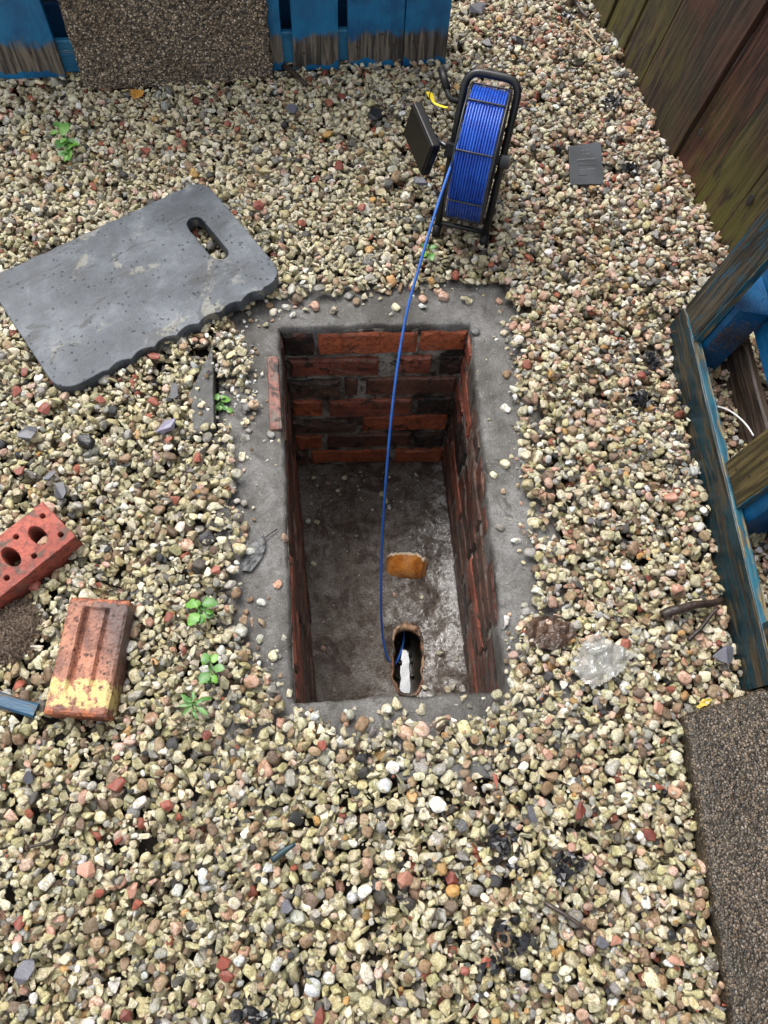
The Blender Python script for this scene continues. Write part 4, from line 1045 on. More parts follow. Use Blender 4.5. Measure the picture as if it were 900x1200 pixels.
stones = []
FULL = []
def drop(a, b, c, x, y, tries, spread, squash=.52, limit=True):
    best = None; ph = random.uniform(0, math.pi); cp_, sp_ = math.cos(ph), math.sin(ph); R = int(a / RES) + 1
    for k in range(tries):
        xx = x + (random.uniform(-spread, spread) if k else 0); yy = y + (random.uniform(-spread, spread) if k else 0)
        i, j = int((xx - X0) / RES), int((yy - Y0) / RES)
        if i < R or j < R or i >= NX - R or j >= NY - R: continue
        if limit and cap[j, i] < -.5: continue
        dx, dy = OFF[R]; u = (dx * cp_ + dy * sp_) / a; v = (-dx * sp_ + dy * cp_) / b; q = 1 - u * u - v * v; ins = q > 0
        s = np.where(ins, np.sqrt(np.maximum(q, 0)), 0) * c
        h = Hm[j - R:j + R + 1, i - R:i + R + 1]
        z = float(np.where(ins, h + s * squash, -9).max())
        if best is None or z < best[0]: best = (z, xx, yy, i, j, s, ins)
    if best is None: return None
    z, xx, yy, i, j, s, ins = best
    if limit and z + c * .9 > float(cap[j, i]): return None
    h = Hm[j - R:j + R + 1, i - R:i + R + 1]
    # tip the stone towards the local slope
    k = min(R, max(2, R // 2)); gxs = (h[R, R + k] - h[R, R - k]) / (2 * k * RES); gys = (h[R + k, R] - h[R - k, R]) / (2 * k * RES)
    np.maximum(h, np.where(ins, z + s, -9), out=h)
    return xx, yy, z, ph, float(np.clip(gxs, -.8, .8)), float(np.clip(gys, -.8, .8))
OFF = {}
for R in range(1, 30):
    g = np.arange(-R, R + 1) * RES; OFF[R] = np.meshgrid(g, g)

def in_view(x, y): return -.5 < y < 2.55 and -.5 - .317 * (y + .29) - .2 < x < .7 + .117 * (y + .18) + .15
def lay(n, smin, smax, tries, where=None):
    x0, x1, y0, y1 = (-1.62, 1.2, -.5, 2.55) if where == 'view' else (X0, X1, Y0, Y1)
    P = np.stack([rng.uniform(x0, x1, n), rng.uniform(y0, y1, n)], 1)
    for x, y in P:
        i, j = int((x - X0) / RES), int((y - Y0) / RES)
        if i >= NX or j >= NY or cap[j, i] < -.5 or open_mask[j, i]: continue
        if where and in_view(x, y) != (where == 'view'): continue
        if part_mask[j, i] and random.random() < .86: continue
        if where == 'view' and any((x - t[0].x) ** 2 + (y - t[0].y) ** 2 < (t[1] * (.5 + .5 * random.random())) ** 2 for t in thin) and random.random() < .6: continue
        fam, r = family(x, y)
        a = (smin + (smax - smin) * random.random() ** 1.25) * (1 - .08 * r); b = a * random.uniform(.62, .95); c = a * random.uniform(.38, .64)
        d = drop(a, b, c, x, y, tries, .012)
        if d: stones.append((d, a, b, c, fam, r))
lay(30000, .0105, .0150, 1)
lay(34000, .009, .0160, 2, 'outside')
lay(52000, .0078, .0148, 3, 'view')
lay(52000, .0055, .0115, 3, 'view')
lay(40000, .0026, .0058, 2, 'view')
# stray stones and grit on the concrete
for k in range(520):
    e = random.randrange(len(OPEN)); p = OPEN[e].lerp(OPEN[(e + 1) % len(OPEN)], random.random()); q = p.lerp(pit_c, abs(random.gauss(0, .06)))
    if random.random() < .3: q = p + Vector((random.uniform(-.12, .12), random.uniform(-.1, .1), 0))
    i, j = int((q.x - X0) / RES), int((q.y - Y0) / RES)
    if cap[j, i] < -.5: continue
    a = random.choice([random.uniform(.002, .005), random.uniform(.003, .007), random.uniform(.008, .013)])
    d = drop(a, a * .8, a * .6, q.x, q.y, 1, 0)
    if d: stones.append((d, a, a * .8, a * .6, random.choice(['cream', 'white', 'grey', 'brown', 'pink', 'cream']), .5))
# the gritty bare patch left of the chamber
for k in range(260):
    q = G(random.gauss(275, 16), random.gauss(445, 45)); a = random.uniform(.002, .0065)
    d = drop(a, a * .8, a * .6, q.x, q.y, 1, 0)
    if d: stones.append((d, a, a * .8, a * .6, random.choice(['cream', 'white', 'grey', 'white', 'brown']), .5))
# stones fallen into the chamber
PITST = [(404, 560, 9), (372, 612, 8), (361, 611, 7), (447, 580, 7), (452, 588, 9), (456, 596, 7), (462, 698, 5), (494, 701, 5), (516, 765, 9), (535, 773, 6), (532, 806, 9), (541, 808, 8), (524, 809, 8), (497, 806, 7), (379, 760, 6), (367, 661, 7), (368, 560, 6), (384, 566, 5), (420, 574, 4), (418, 628, 4), (470, 590, 4), (500, 600, 3), (365, 590, 5), (396, 575, 5)]
def pit_floor_z(x, y):
    p = Vector((x, y, -DEPTH)); return -DEPTH + mnoise.noise(p * 7) * .008 + mnoise.noise(p * 24) * .004 + .007 * math.exp(-((x - pipe_x(y)) / .07) ** 2)
for (x, y, s) in PITST + [(random.uniform(355, 510), random.uniform(552, 600), random.choice([1.5, 2, 3])) for k in range(70)] + [(random.uniform(365, 440), random.uniform(600, 800), random.choice([1.2, 1.5, 2])) for k in range(40)]:
    q = G(x, y, -DEPTH); a = s / 1000 * 1.25
    stones.append(((q.x, q.y, pit_floor_z(q.x, q.y) + a * .45, random.uniform(0, 3), 0, 0), a, a * .85, a * .65, random.choice(['cream', 'grey', 'white', 'cream', 'pink'] if s > 2.5 else ['white', 'cream', 'grey']), .5))
q = BRICKS['hole']; stones.append(((q.x, q.y, .040, .8, .2, .1), .014, .012, .009, 'pink', 1.0))

def make_variants():
    col = bpy.data.collections.new('stone_shapes'); mat = m_stone(); rr = np.random.default_rng(5)
    nA = nR = 16
    for k in range(nA):                                  # crushed angular stones
        pts = rr.normal(size=(rr.integers(9, 15), 3)); pts /= np.linalg.norm(pts, axis=1)[:, None]; pts *= rr.uniform(.82, 1.12, (len(pts), 1))
        bm = bmesh.new(); [bm.verts.new(p) for p in pts]; h = bmesh.ops.convex_hull(bm, input=bm.verts[:]); bmesh.ops.delete(bm, geom=[g for g in h['geom_interior'] if isinstance(g, bmesh.types.BMVert)], context='VERTS')
        bmesh.ops.dissolve_limit(bm, angle_limit=R_(16), verts=bm.verts[:], edges=bm.edges[:])
        bmesh.ops.bevel(bm, geom=bm.edges[:], offset=.075, segments=1, affect='EDGES', profile=.5, clamp_overlap=True)
        bmesh.ops.triangulate(bm, faces=bm.faces[:]); bmesh.ops.subdivide_edges(bm, edges=[e for e in bm.edges if e.calc_length() > .3], cuts=2, use_grid_fill=True); bmesh.ops.triangulate(bm, faces=bm.faces[:])
        for v in bm.verts: v.co += v.co.normalized() * (.07 * mnoise.noise(v.co * 2.3 + Vector((k, 0, 0))) + .035 * mnoise.noise(v.co * 6 + Vector((k, 0, 0))))
        S = max(max(abs(c) for c in v.co) for v in bm.verts)
        for v in bm.verts: v.co /= S * .88
        me = bpy.data.meshes.new('stone_shape_%02d' % k); bm.to_mesh(me); bm.free(); me.polygons.foreach_set('use_smooth', [True] * len(me.polygons)); me.materials.append(mat)
        me.set_sharp_from_angle(angle=R_(38)) if hasattr(me, 'set_sharp_from_angle') else None
        col.objects.link(bpy.data.objects.new(me.name, me))
    for k in range(nR):                                  # water-worn pebbles
        bm = bmesh.new(); bmesh.ops.create_icosphere(bm, subdivisions=3, radius=1)
        o = Vector((k * 7.3, 2, 1)); pw = rr.uniform(2.1, 3.4)
        for v in bm.verts:
            n = v.co.normalized(); q = (abs(n.x) ** pw + abs(n.y) ** pw + abs(n.z) ** pw) ** (-1 / pw)
            v.co = n * q * (1 + .26 * mnoise.noise(n * 1.1 + o) + .06 * mnoise.noise(n * 3 + o))
        S = max(max(abs(c) for c in v.co) for v in bm.verts)
        for v in bm.verts: v.co /= S * .88
        me = bpy.data.meshes.new('stone_shape_%02d' % (nA + k)); bm.to_mesh(me); bm.free(); me.polygons.foreach_set('use_smooth', [True] * len(me.polygons)); me.materials.append(mat)
        col.objects.link(bpy.data.objects.new(me.name, me))
    return col, nA, nR

def build_gravel():
    col, nA, nR = make_variants(); n = len(stones)
    co, rot, scl, clr, idx, sed = [], [], [], [], [], []
    for (x, y, z, ph, sx, sy), a, b, c, fam, r in stones:
        co.append((x, y, z)); nrm = Vector((-sx * .7 + random.gauss(0, .12), -sy * .7 + random.gauss(0, .12), 1)).normalized()
        q = Vector((0, 0, 1)).rotation_difference(nrm).to_matrix() @ Matrix.Rotation(ph, 3, 'Z') 
        if random.random() < .5: q = q @ Matrix.Rotation(math.pi, 3, 'X')
        rot.append(tuple(q.to_euler())); scl.append((a, b, c))
        bc = PAL[fam][random.randrange(len(PAL[fam]))]; vv = random.uniform(.76, 1.16) * (1 + .14 * max(0, min(1, (y - .7) / .8)) * max(0, min(1, (-x + .1) / .5)))
        clr.append((min(.85, bc[0] * vv * random.uniform(.95, 1.05)), min(.85, bc[1] * vv), min(.85, bc[2] * vv * random.uniform(.92, 1.08)), 1))
        rd = {'cream': .12 + .45 * r, 'olive': .07 + .35 * r, 'grey': .45, 'white': .6, 'pink': .8, 'brown': .8, 'dark': .6, 'red': .45, 'amber': .8}[fam]
        idx.append(nA + random.randrange(nR) if random.random() < rd else random.randrange(nA)); sed.append(random.random())
    me = bpy.data.meshes.new('gravel'); me.from_pydata(co, [], [])
    def attr(name, typ, data, key):
        at = me.attributes.new(name, typ, 'POINT'); at.data.foreach_set(key, np.asarray(data, np.float32 if typ != 'INT' else np.int32).ravel())
    attr('rot', 'FLOAT_VECTOR', rot, 'vector'); attr('scl', 'FLOAT_VECTOR', scl, 'vector'); attr('col', 'FLOAT_COLOR', clr, 'color'); attr('idx', 'INT', idx, 'value'); attr('seed', 'FLOAT', sed, 'value')
    o = bpy.data.objects.new('gravel', me); link(o); o['kind'] = 'stuff'; tag(o, 'loose cream and brown gravel covering the whole yard', 'gravel')
    ng = bpy.data.node_groups.new('scatter_stones', 'GeometryNodeTree')
    ng.interface.new_socket('Geometry', in_out='INPUT', socket_type='NodeSocketGeometry'); ng.interface.new_socket('Geometry', in_out='OUTPUT', socket_type='NodeSocketGeometry')
    N, Lk = ng.nodes, ng.links; gi = N.new('NodeGroupInput'); go = N.new('NodeGroupOutput')
    ci = N.new('GeometryNodeCollectionInfo'); ci.inputs['Collection'].default_value = col; ci.inputs['Separate Children'].default_value = True; ci.inputs['Reset Children'].default_value = True
    ip = N.new('GeometryNodeInstanceOnPoints'); ip.inputs['Pick Instance'].default_value = True
    def na(name, dt):
        q = N.new('GeometryNodeInputNamedAttribute'); q.data_type = dt; q.inputs['Name'].default_value = name; return q.outputs['Attribute']
    er = N.new('FunctionNodeEulerToRotation'); Lk.new(na('rot', 'FLOAT_VECTOR'), er.inputs[0])
    Lk.new(gi.outputs[0], ip.inputs['Points']); Lk.new(ci.outputs[0], ip.inputs['Instance']); Lk.new(na('idx', 'INT'), ip.inputs['Instance Index']); Lk.new(er.outputs[0], ip.inputs['Rotation']); Lk.new(na('scl', 'FLOAT_VECTOR'), ip.inputs['Scale'])
    Lk.new(ip.outputs[0], go.inputs[0])
    md = o.modifiers.new('scatter', 'NODES'); md.node_group = ng
    print('stones', n)
build_gravel()

def surf(px, py):
    """height of the gravel surface under a point of the photograph"""
    p = G(px, py, .015); 
    for _ in range(2):
        i, j = int((p.x - X0) / RES), int((p.y - Y0) / RES); i = min(max(i, 3), NX - 4); j = min(max(j, 3), NY - 4)
        z = float(np.percentile(Hm[j - 3:j + 4, i - 3:i + 4], 70)); p = G(px, py, z)
    return p

# ------------------------------------------------------------------ small things lying in the gravel
def pxm(py): return 1.38 / (.907 + .421 * (py - 600) / FPX) / FPX      # metres per photo pixel at that row

def chip_mesh(sx, sy, sz, seed, flat=False):
    rr = np.random.default_rng(seed); pts = rr.normal(size=(14, 3)); pts /= np.linalg.norm(pts, axis=1)[:, None]; pts *= rr.uniform(.85, 1.15, (14, 1))
    if flat: pts[:, 2] = np.sign(pts[:, 2]) * rr.uniform(.75, 1, 14)
    bm = bmesh.new(); [bm.verts.new((p[0] * sx, p[1] * sy, p[2] * sz)) for p in pts]
    h = bmesh.ops.convex_hull(bm, input=bm.verts[:]); bmesh.ops.delete(bm, geom=[g for g in h['geom_interior'] if isinstance(g, bmesh.types.BMVert)], context='VERTS')
    bmesh.ops.dissolve_limit(bm, angle_limit=R_(14), verts=bm.verts[:], edges=bm.edges[:])
    bmesh.ops.bevel(bm, geom=bm.edges[:], offset=min(sx, sy, sz) * .14, segments=1, affect='EDGES', profile=.5, clamp_overlap=True)
    bmesh.ops.triangulate(bm, faces=bm.faces[:])
    return bm

M_REDCHIP = m_chip('brick_chip_red', [(.11, .028, .019, 1), (.20, .050, .032, 1), (.30, .095, .06, 1)], .5)
M_PINK = m_chip('pebble_salmon', [(.30, .14, .095, 1), (.46, .26, .19, 1)], .4, .3)
M_SLATE = m_chip('slate_grey', [(.045, .046, .055, 1), (.085, .085, .10, 1), (.13, .13, .165, 1)], .4, .5)
M_PURPLE = m_chip('slate_purple', [(.16, .15, .21, 1), (.22, .21, .28, 1)], .45, .5)
M_COAL = m_chip('coal_black', [(.008, .008, .009, 1), (.025, .026, .030, 1)], .25, .9)
seedn = [100]
def chip(name, px, py, wpx, hpx, mat, label, cat, rot=None, thick=.55, flat=False, lift=.25, group=None):
    seedn[0] += 1; k = pxm(py); sx, sy = wpx * k / 2, hpx * k / 2 * 1.12; sz = min(sx, sy) * thick
    p = surf(px, py); p.z += sz * lift + .005
    ang = R_(rot if rot is not None else random.uniform(0, 180))
    M = Matrix.Translation(p) @ Euler((random.uniform(-.2, .2), random.uniform(-.2, .2), ang)).to_matrix().to_4x4()
    o = bm_obj(name, chip_mesh(sx, sy, sz, seedn[0], flat), mat, None, M, False); tag(o, label, cat, group); return o

RED = [(230, 121, 12, 11, 'red brick chip below the leaning slab and a yellow leaf'), (380, 88, 10, 9, 'small red chip close under the right end of the blue pallet'),
 (364, 95, 8, 9, 'small red chip beside the dark wood splinter under the pallet'), (400, 118, 15, 19, 'large dull red brick lump between pallet and monitor'),
 (209, 161, 9, 8, 'upper red chip of a pair above the kneeling pad'), (216, 170, 9, 8, 'lower red chip of a pair above the kneeling pad'), (170, 180, 15, 12, 'crumbled red brick bits right of the small weed by the pad'),
 (267, 148, 10, 9, 'left red chip of two midway between slab and pad slot'), (279, 154, 9, 8, 'right red chip of two midway between slab and pad slot'), (302, 244, 14, 13, 'bright red brick chip lying right of the pad slot'),
 (396, 197, 17, 12, 'salmon red flat chip left of the monitor'), (424, 245, 11, 10, 'pinkish red chip left of the taut cable below the reel'), (182, 419, 17, 9, 'flat red brick chip tucked under the scalloped pad edge'),
 (119, 470, 13, 11, 'red brick chip just below the pad corner'), (181, 473, 15, 13, 'rounded red chip between pad and purple slate'), (53, 481, 18, 14, 'long red brick piece left of the pad lower corner'),
 (20, 461, 13, 15, 'red brick lump at left below the pad edge'), (30, 438, 8, 12, 'thin red chip beside the left pad edge'), (199, 517, 12, 10, 'dark red chip right under the purple slate'), (232, 538, 13, 11, 'maroon chip below the buried concrete edging'),
 (26, 553, 18, 12, 'red chip above the perforated brick at left'), (253, 670, 12, 13, 'orange red chip left of the dead leaf on concrete'), (199, 726, 17, 15, 'large maroon stone left of the middle weed'), (223, 725, 13, 12, 'red chip touching the leaves of the middle weed'),
 (214, 764, 13, 10, 'orange red chip beside the yellow round stone'), (243, 862, 11, 12, 'dark red chip below the lowest weed'), (42, 688, 15, 12, 'dark red chip between the two loose bricks'),
 (137, 920, 23, 16, 'large bright red brick piece below the grooved brick'), (196, 945, 19, 14, 'red brick chip right of the large bright red piece'), (140, 985, 9, 13, 'slim red chip below the large bright red piece'), (25, 1083, 22, 15, 'red brick chip near the lower left corner'),
 (262, 1128, 17, 17, 'orange red brick lump at the bottom left of centre'), (266, 1143, 19, 12, 'smooth brown red pebble under the orange red lump'), (148, 1188, 13, 18, 'red chip cut by the bottom edge left of centre'),
 (377, 875, 13, 12, 'vivid orange red chip just below the concrete surround'), (579, 914, 8, 18, 'narrow red chip at the right end of the buried concrete strip'), (528, 1030, 18, 17, 'dull pink red brick lump at the lower centre'),
 (569, 1128, 16, 11, 'bright red chip left under the black plastic scrap'), (544, 1137, 15, 10, 'dark red chip beside the bright red one near the bottom'), (375, 1191, 22, 16, 'dark red brick lump cut by the bottom edge at centre'),
 (679, 950, 13, 24, 'tall smooth maroon pebble left of the lower slab'), (769, 923, 9, 22, 'thin upright red stone beside the lower slab'), (732, 755, 16, 13, 'red brick chip at the corner of the plastic film'),
 (751, 442, 14, 10, 'red chip beside the leaning pallet upper end'), (711, 217, 11, 11, 'orange red chip at the lower right corner of the roof tile'), (758, 678, 10, 8, 'small red chip above the wet stick')]
for x, y, w, h, lb in RED: chip('brick_chip', x, y, w, h, M_REDCHIP, lb, 'brick chip', group='red brick chips scattered in the gravel')
PNK = [(784, 584, 19, 14, 'salmon pink angular stone left of the olive pallet board'), (792, 692, 17, 14, 'orange pink pebble above the wet stick by the pallet'), (769, 831, 17, 17, 'square pink stone above the lower slab corner'), (790, 1125, 24, 9, 'long pale pink stone near the lower slab edge'),
 (103, 1021, 23, 20, 'large rounded pink pebble at the lower left'), (157, 1043, 20, 15, 'pale pink wedge pebble right of the large pink one'), (473, 1030, 22, 18, 'brownish pink pebble left of the dull red lump'), (640, 885, 15, 12, 'pink pebble right of the buried concrete strip'), (692, 550, 13, 11, 'curved salmon chip right of the chamber'), (759, 978, 15, 18, 'smooth dark brown pebble beside a white one near the slab'), (720, 1103, 14, 13, 'orange tan pebble beside the grey slate piece at lower right')]
for x, y, w, h, lb in PNK: chip('pebble', x, y, w, h, M_PINK if 'brown peb' not in lb else M_REDCHIP, lb, 'pebble', group='pink pebbles in the gravel', thick=.7)
SLT = [(195, 502, 28, 18, M_PURPLE, 'pale purple slate shard below the kneeling pad'), (35, 512, 30, 20, M_SLATE, 'dark grey slate shard at left below the pad'), (74, 578, 26, 18, M_SLATE, 'dark slate shard above the perforated brick'), (60, 560, 17, 12, M_SLATE, 'small blue grey slate above the larger dark shard'),
 (31, 1137, 25, 25, M_SLATE, 'blue grey slate piece at the bottom left corner'), (342, 132, 17, 13, M_SLATE, 'small purple grey slate below the blue pallet'), (492, 217, 14, 16, M_SLATE, 'grey slate chip under the monitor'), (704, 1105, 20, 17, M_SLATE, 'grey slate piece left of the lower slab'),
 (623, 955, 15, 22, M_SLATE, 'dark grey upright pebble beside a white one at lower centre'), (335, 1063, 18, 14, M_SLATE, 'grey slate chip below the teal splinter'), (848, 768, 24, 30, M_SLATE, 'dark slate shard at the foot of the leaning pallet'), (205, 462, 18, 18, M_SLATE, 'narrow grey slate beside the buried concrete edging'), (559, 14, 22, 20, M_SLATE, 'grey stone at the top right of the blue pallet'), (36, 912, 17, 12, M_SLATE, 'purple grey slate left of the large red piece')]
for x, y, w, h, m, lb in SLT: chip('slate_shard', x, y, w, h, m, lb, 'slate shard', thick=.3, flat=True, lift=.9, group='slate shards in the gravel')
CLS = [(102, 520, 26, 24, 'glossy black coal lump left of the purple slate'), (541, 968, 14, 15, 'black coal lump below the buried concrete strip'), (570, 53, 18, 13, 'black lump right of the blue pallet'), (606, 49, 17, 12, 'second black lump farther right of the blue pallet'), (440, 138, 19, 32, 'black crumbled coal left of the reel lever'), (76, 118, 12, 9, 'small black lump below the left end of the slab'), (785, 1095, 13, 13, 'small black coal piece left of the lower slab'), (132, 545, 12, 9, 'small black chip right of the glossy coal lump')]
for x, y, w, h, lb in CLS: chip('coal_lump', x, y, w, h, M_COAL, lb, 'coal', thick=.6, group='black lumps in the gravel')

# torn black plastic scraps
def scrap(px, py, w, h, label, n=26):
    p = surf(px, py); p.z += .004; k = pxm(py); bm = bmesh.new(); 
    for i in range(n):
        c = Vector((random.gauss(0, .28) * w * k, random.gauss(0, .28) * h * k * 1.1, random.uniform(-.006, .008))); s = random.uniform(.004, .012)
        q = Euler((random.uniform(-.9, .9), random.uniform(-.9, .9), random.uniform(0, 6))).to_matrix()
        V = [bm.verts.new(c + q @ Vector((math.cos(a) * s * random.uniform(.5, 1.3), math.sin(a) * s * random.uniform(.5, 1.2), random.uniform(-.003, .003)))) for a in (0, 1.1, 2.2, 3.3, 4.4, 5.4)]
        t_ = bm.verts.new(c + q @ Vector((0, 0, .003))); b_ = bm.verts.new(c - q @ Vector((0, 0, .002)))
        for j in range(6): bm.faces.new((V[j], V[(j + 1) % 6], t_)); bm.faces.new((V[(j + 1) % 6], V[j], b_))
    o = bm_obj('plastic_scrap', bm, M_SCRAP, None, Matrix.Translation(p)); tag(o, label, 'plastic scrap', 'torn black plastic scraps')
M_SCRAP = m_plain('wet_black_plastic', (.010, .010, .012, 1), .22, 200, .5, .4)
for a in [(716, 122, 30, 26, 'shredded black plastic scrap near the fence above the tile'), (590, 990, 40, 34, 'torn black plastic scrap in a hollow at lower centre'), (592, 1108, 42, 40, 'torn wet black plastic scrap near the bottom'), (664, 22, 22, 16, 'black plastic scrap at the top beside the fence'), (738, 200, 22, 10, 'thin black scrap right of the roof tile'), (762, 424, 30, 18, 'flat black plastic scrap by the leaning pallet end'), (298, 1188, 36, 20, 'black plastic scrap cut by the bottom edge'), (660, 1015, 30, 26, 'black plastic scrap above the lower twig'), (748, 470, 24, 16, 'black plastic crumbs below the pallet end')]: scrap(*a)

# sticks and twigs
def stick(name, pts, r, mat, label, cat='twig', group=None, taper=.6):
    P = [surf(x, y) + UP * (z + r * .4 + .004) for x, y, z in pts]; o0 = P[0].copy(); C_ = [p - o0 for p in catmull(P, 5)]; n = len(C_)
    C_ = [c + Vector(mnoise.noise_vector((c + o0) * 30)) * r * .5 for c in C_]
    bm = bmesh.new(); tube(bm, C_, [r * (1 - (1 - taper) * i / (n - 1)) * (1 + .2 * mnoise.noise(Vector((i, 3, 1)))) for i in range(n)], 8)
    o = bm_obj(name, bm, mat, None, Matrix.Translation(o0), True); tag(o, label, cat, group); return o
M_TWIG = m_plain('wet_bark', (.030, .019, .014, 1), .35, 150, .8, .4, dist=.003); M_STRAW = m_plain('pale_straw', (.30, .22, .12, 1), .6, 150, .3); M_TEAL = m_plain('teal_splinter', (.012, .035, .045, 1), .5, 120, .5)
stick('twig', [(774, 724, .006), (800, 716, .010), (842, 707, .012)], .0105, M_TWIG, 'thick wet dark stick poking out under the leaning pallet')
stick('twig', [(805, 752, .004), (817, 738, .006), (838, 715, .01)], .005, M_TWIG, 'thin dark twig below the thick wet stick')
stick('twig', [(636, 1056, .006), (662, 1074, .008), (690, 1090, .006)], .0042, M_TWIG, 'slim dark twig at the lower right of centre')
stick('twig', [(560, 1085, .006), (575, 1102, .006), (592, 1128, .004)], .0025, M_TWIG, 'thin curved stem across the lower black scrap')
stick('twig', [(668, -2, .004), (676, 14, .008), (687, 26, .006)], .008, M_TWIG, 'dark stick at the top edge near the fence')
stick('twig', [(672, 32, .006), (686, 45, .008), (702, 60, .006)], .0038, M_STRAW, 'pale straw twig at the top near the fence')
stick('twig', [(34, 993, .003), (62, 985, .006), (75, 965, .008), (86, 941, .01)], .0028, M_TWIG, 'bent dark twig below the grooved brick')
stick('splinter', [(318, 1009, .006), (347, 990, .010)], .0058, M_TEAL, 'teal painted wood splinter near a white pebble', 'wood splinter')
stick('splinter', [(333, 82, .004), (350, 96, .006), (360, 104, .004)], .008, M_TWIG, 'dark wood splinter against the foot of the blue pallet', 'wood splinter')
o = stick('plastic_tie', [(830, 486, .03), (846, 494, .036), (862, 506, .034), (874, 520, .028)], .0022, m_plain('white_plastic', (.70, .70, .68, 1), .4), 'white curved plastic tie inside the leaning pallet', 'cable tie', None, .8)
# blue painted stick at the left edge
P0, P1 = surf(-40, 808), surf(42, 833); P0.z += .014; P1.z += .010
blm = m_wood('blue_stick_wood', (.010, .055, .11, 1), (.018, .10, .17, 1), .5, (.04, .03, .02, 1), (.13, .10, .07, 1))
dd = (P1 - P0); o = board('painted_stick', P0 - Vector((0, .014, 0)), dd, dd.cross(UP).normalized() * -.027, UP * -.012, blm, None, 12, .003, rnd=.004); tag(o, 'worn blue painted stick pointing at the grooved brick from the left edge', 'stick')

# roof tile with faint moulded marks
def build_tile():
    zz = .030; q = [G(668, 217, zz), G(707.5, 215.5, zz), G(704, 166, zz), G(666, 172, zz)]
    c = sum(q, Vector()) / 4; m = m_plain('dark_grey_plastic_tile', (.036, .041, .048, 1), .42, 40, .2, .35)
    L = [p - c for p in q]; e = []
    for i in range(4):
        for k in range(10): p = L[i].lerp(L[(i + 1) % 4], k / 10); e.append((p.x + random.uniform(-.0006, .0006), p.y + random.uniform(-.0006, .0006)))
    M = Matrix.Translation(c - UP * .006) @ Matrix.Rotation(R_(1.2), 4, 'Y')
    o = bm_obj('roof_tile', extrude_outline([e], .007, .001, 2), m, None, M); tag(o, 'small dark grey flat tile with faint marks lying near the fence', 'tile')
    def at(a, b): return (L[0] * (1 - a) + L[1] * a) * (1 - b) + (L[3] * (1 - a) + L[2] * a) * b
    xd = (L[1] - L[0]).normalized(); yd = Vector((-xd.y, xd.x, 0)); rot = Matrix((xd, yd, UP)).transposed(); w = (L[1] - L[0]).length; l = (L[3] - L[0]).length
    pale = m_plain('pale_scuffed_mark', (.20, .21, .22, 1), .6, 200, .2); ln = m_plain('moulded_line', (.024, .027, .032, 1), .5, 100, .1)
    for (b, x0, x1, th_) in ((.84, .38, .60, .0016), (.745, .40, .62, .0016), (.615, .26, .82, .0024), (.36, .33, .78, .0018)):
        x = x0
        while x < x1:
            dl = random.uniform(.02, .05); p = at(x + dl / 2, b + random.uniform(-.006, .006)); bm = bmesh.new(); box(bm, Vector((p.x, p.y, .0072)), (dl * w, th_ * random.uniform(.5, 1.2), .0008), rot); bm_obj('moulded_mark', bm, pale, o, M); x += dl + random.uniform(.015, .04)
    for (a_, b_, sx, sy) in ((.52, .57, .52, .008), (.52, .46, .52, .007), (.26, .515, .010, .11), (.78, .515, .010, .11), (.4, .22, .3, .006)):
        p = at(a_, b_); bm = bmesh.new(); box(bm, Vector((p.x, p.y, .0072)), (sx * w, sy * l, .0008), rot); bm_obj('moulded_line', bm, ln, o, M)
build_tile()

# concrete pieces half buried in the gravel
def buried(name, pts, z, label):
    P = [G(x, y, z) for x, y in pts]; c = sum(P, Vector()) / len(P); lp = [[(p.x - c.x, p.y - c.y) for p in P]]
    e = []
    L0 = lp[0]
    for i in range(len(L0)):
        a, b = L0[i], L0[(i + 1) % len(L0)]
        for k in range(8): f = k / 8; e.append((a[0] + (b[0] - a[0]) * f + random.uniform(-.001, .001), a[1] + (b[1] - a[1]) * f + random.uniform(-.001, .001)))
    if sum((e[i - 1][0] * e[i][1] - e[i][0] * e[i - 1][1]) for i in range(len(e))) < 0: e.reverse()
    bm = extrude_outline([e], .05, .003, 2); o = bm_obj(name, bm, M_CONC2, None, Matrix.Translation((c.x, c.y, z - .05))); tag(o, label, 'concrete'); return o
M_CONC2 = m_concrete('buried_concrete', (.05, .05, .048, 1), (.10, .10, .096, 1), (.17, .17, .16, 1), .5, 300)
buried('concrete_edging', [(222, 462), (249, 404), (251, 500), (228, 508)], .033, 'grey concrete edging piece half buried below the kneeling pad')
buried('concrete_strip', [(462, 905), (520, 898), (578, 888), (576, 912), (520, 912), (468, 916)], .028, 'flat grey concrete strip half buried below the chamber')

# weeds
def leaf_mesh(l, w, fold=.25, curl=.3):
    n = 7; V = []; Fc = []
    for i in range(n + 1):
        f = i / n; ww = w * math.sin(math.pi * min(1, f * .95 + .03)) ** .8 * (1 + .12 * math.sin(f * 19)); z = -curl * l * f * f + .15 * l * f
        V += [(f * l, -ww, z + fold * ww), (f * l, 0, z), (f * l, ww, z + fold * ww)]
    for i in range(n):
        for k in range(2): Fc.append((i * 3 + k, i * 3 + k + 1, i * 3 + 4 + k, i * 3 + 3 + k))
    return V, Fc
def m_leaf(name, a, b):
    t = NT(name); v = t.coord('Object'); n = t.noise(v, 60, 4)
    return t.done(t.mix(t.step(n, .3, .7), a, b), .4, t.bump(n, .3, .001), .45, Subsurface_Weight=0.0)
M_LEAF = m_leaf('fresh_leaf', (.060, .19, .014, 1), (.13, .30, .035, 1)); M_LEAF2 = m_leaf('darker_leaf', (.035, .12, .020, 1), (.075, .20, .035, 1)); M_RIM = m_leaf('reddish_leaf', (.30, .10, .05, 1), (.20, .22, .04, 1))
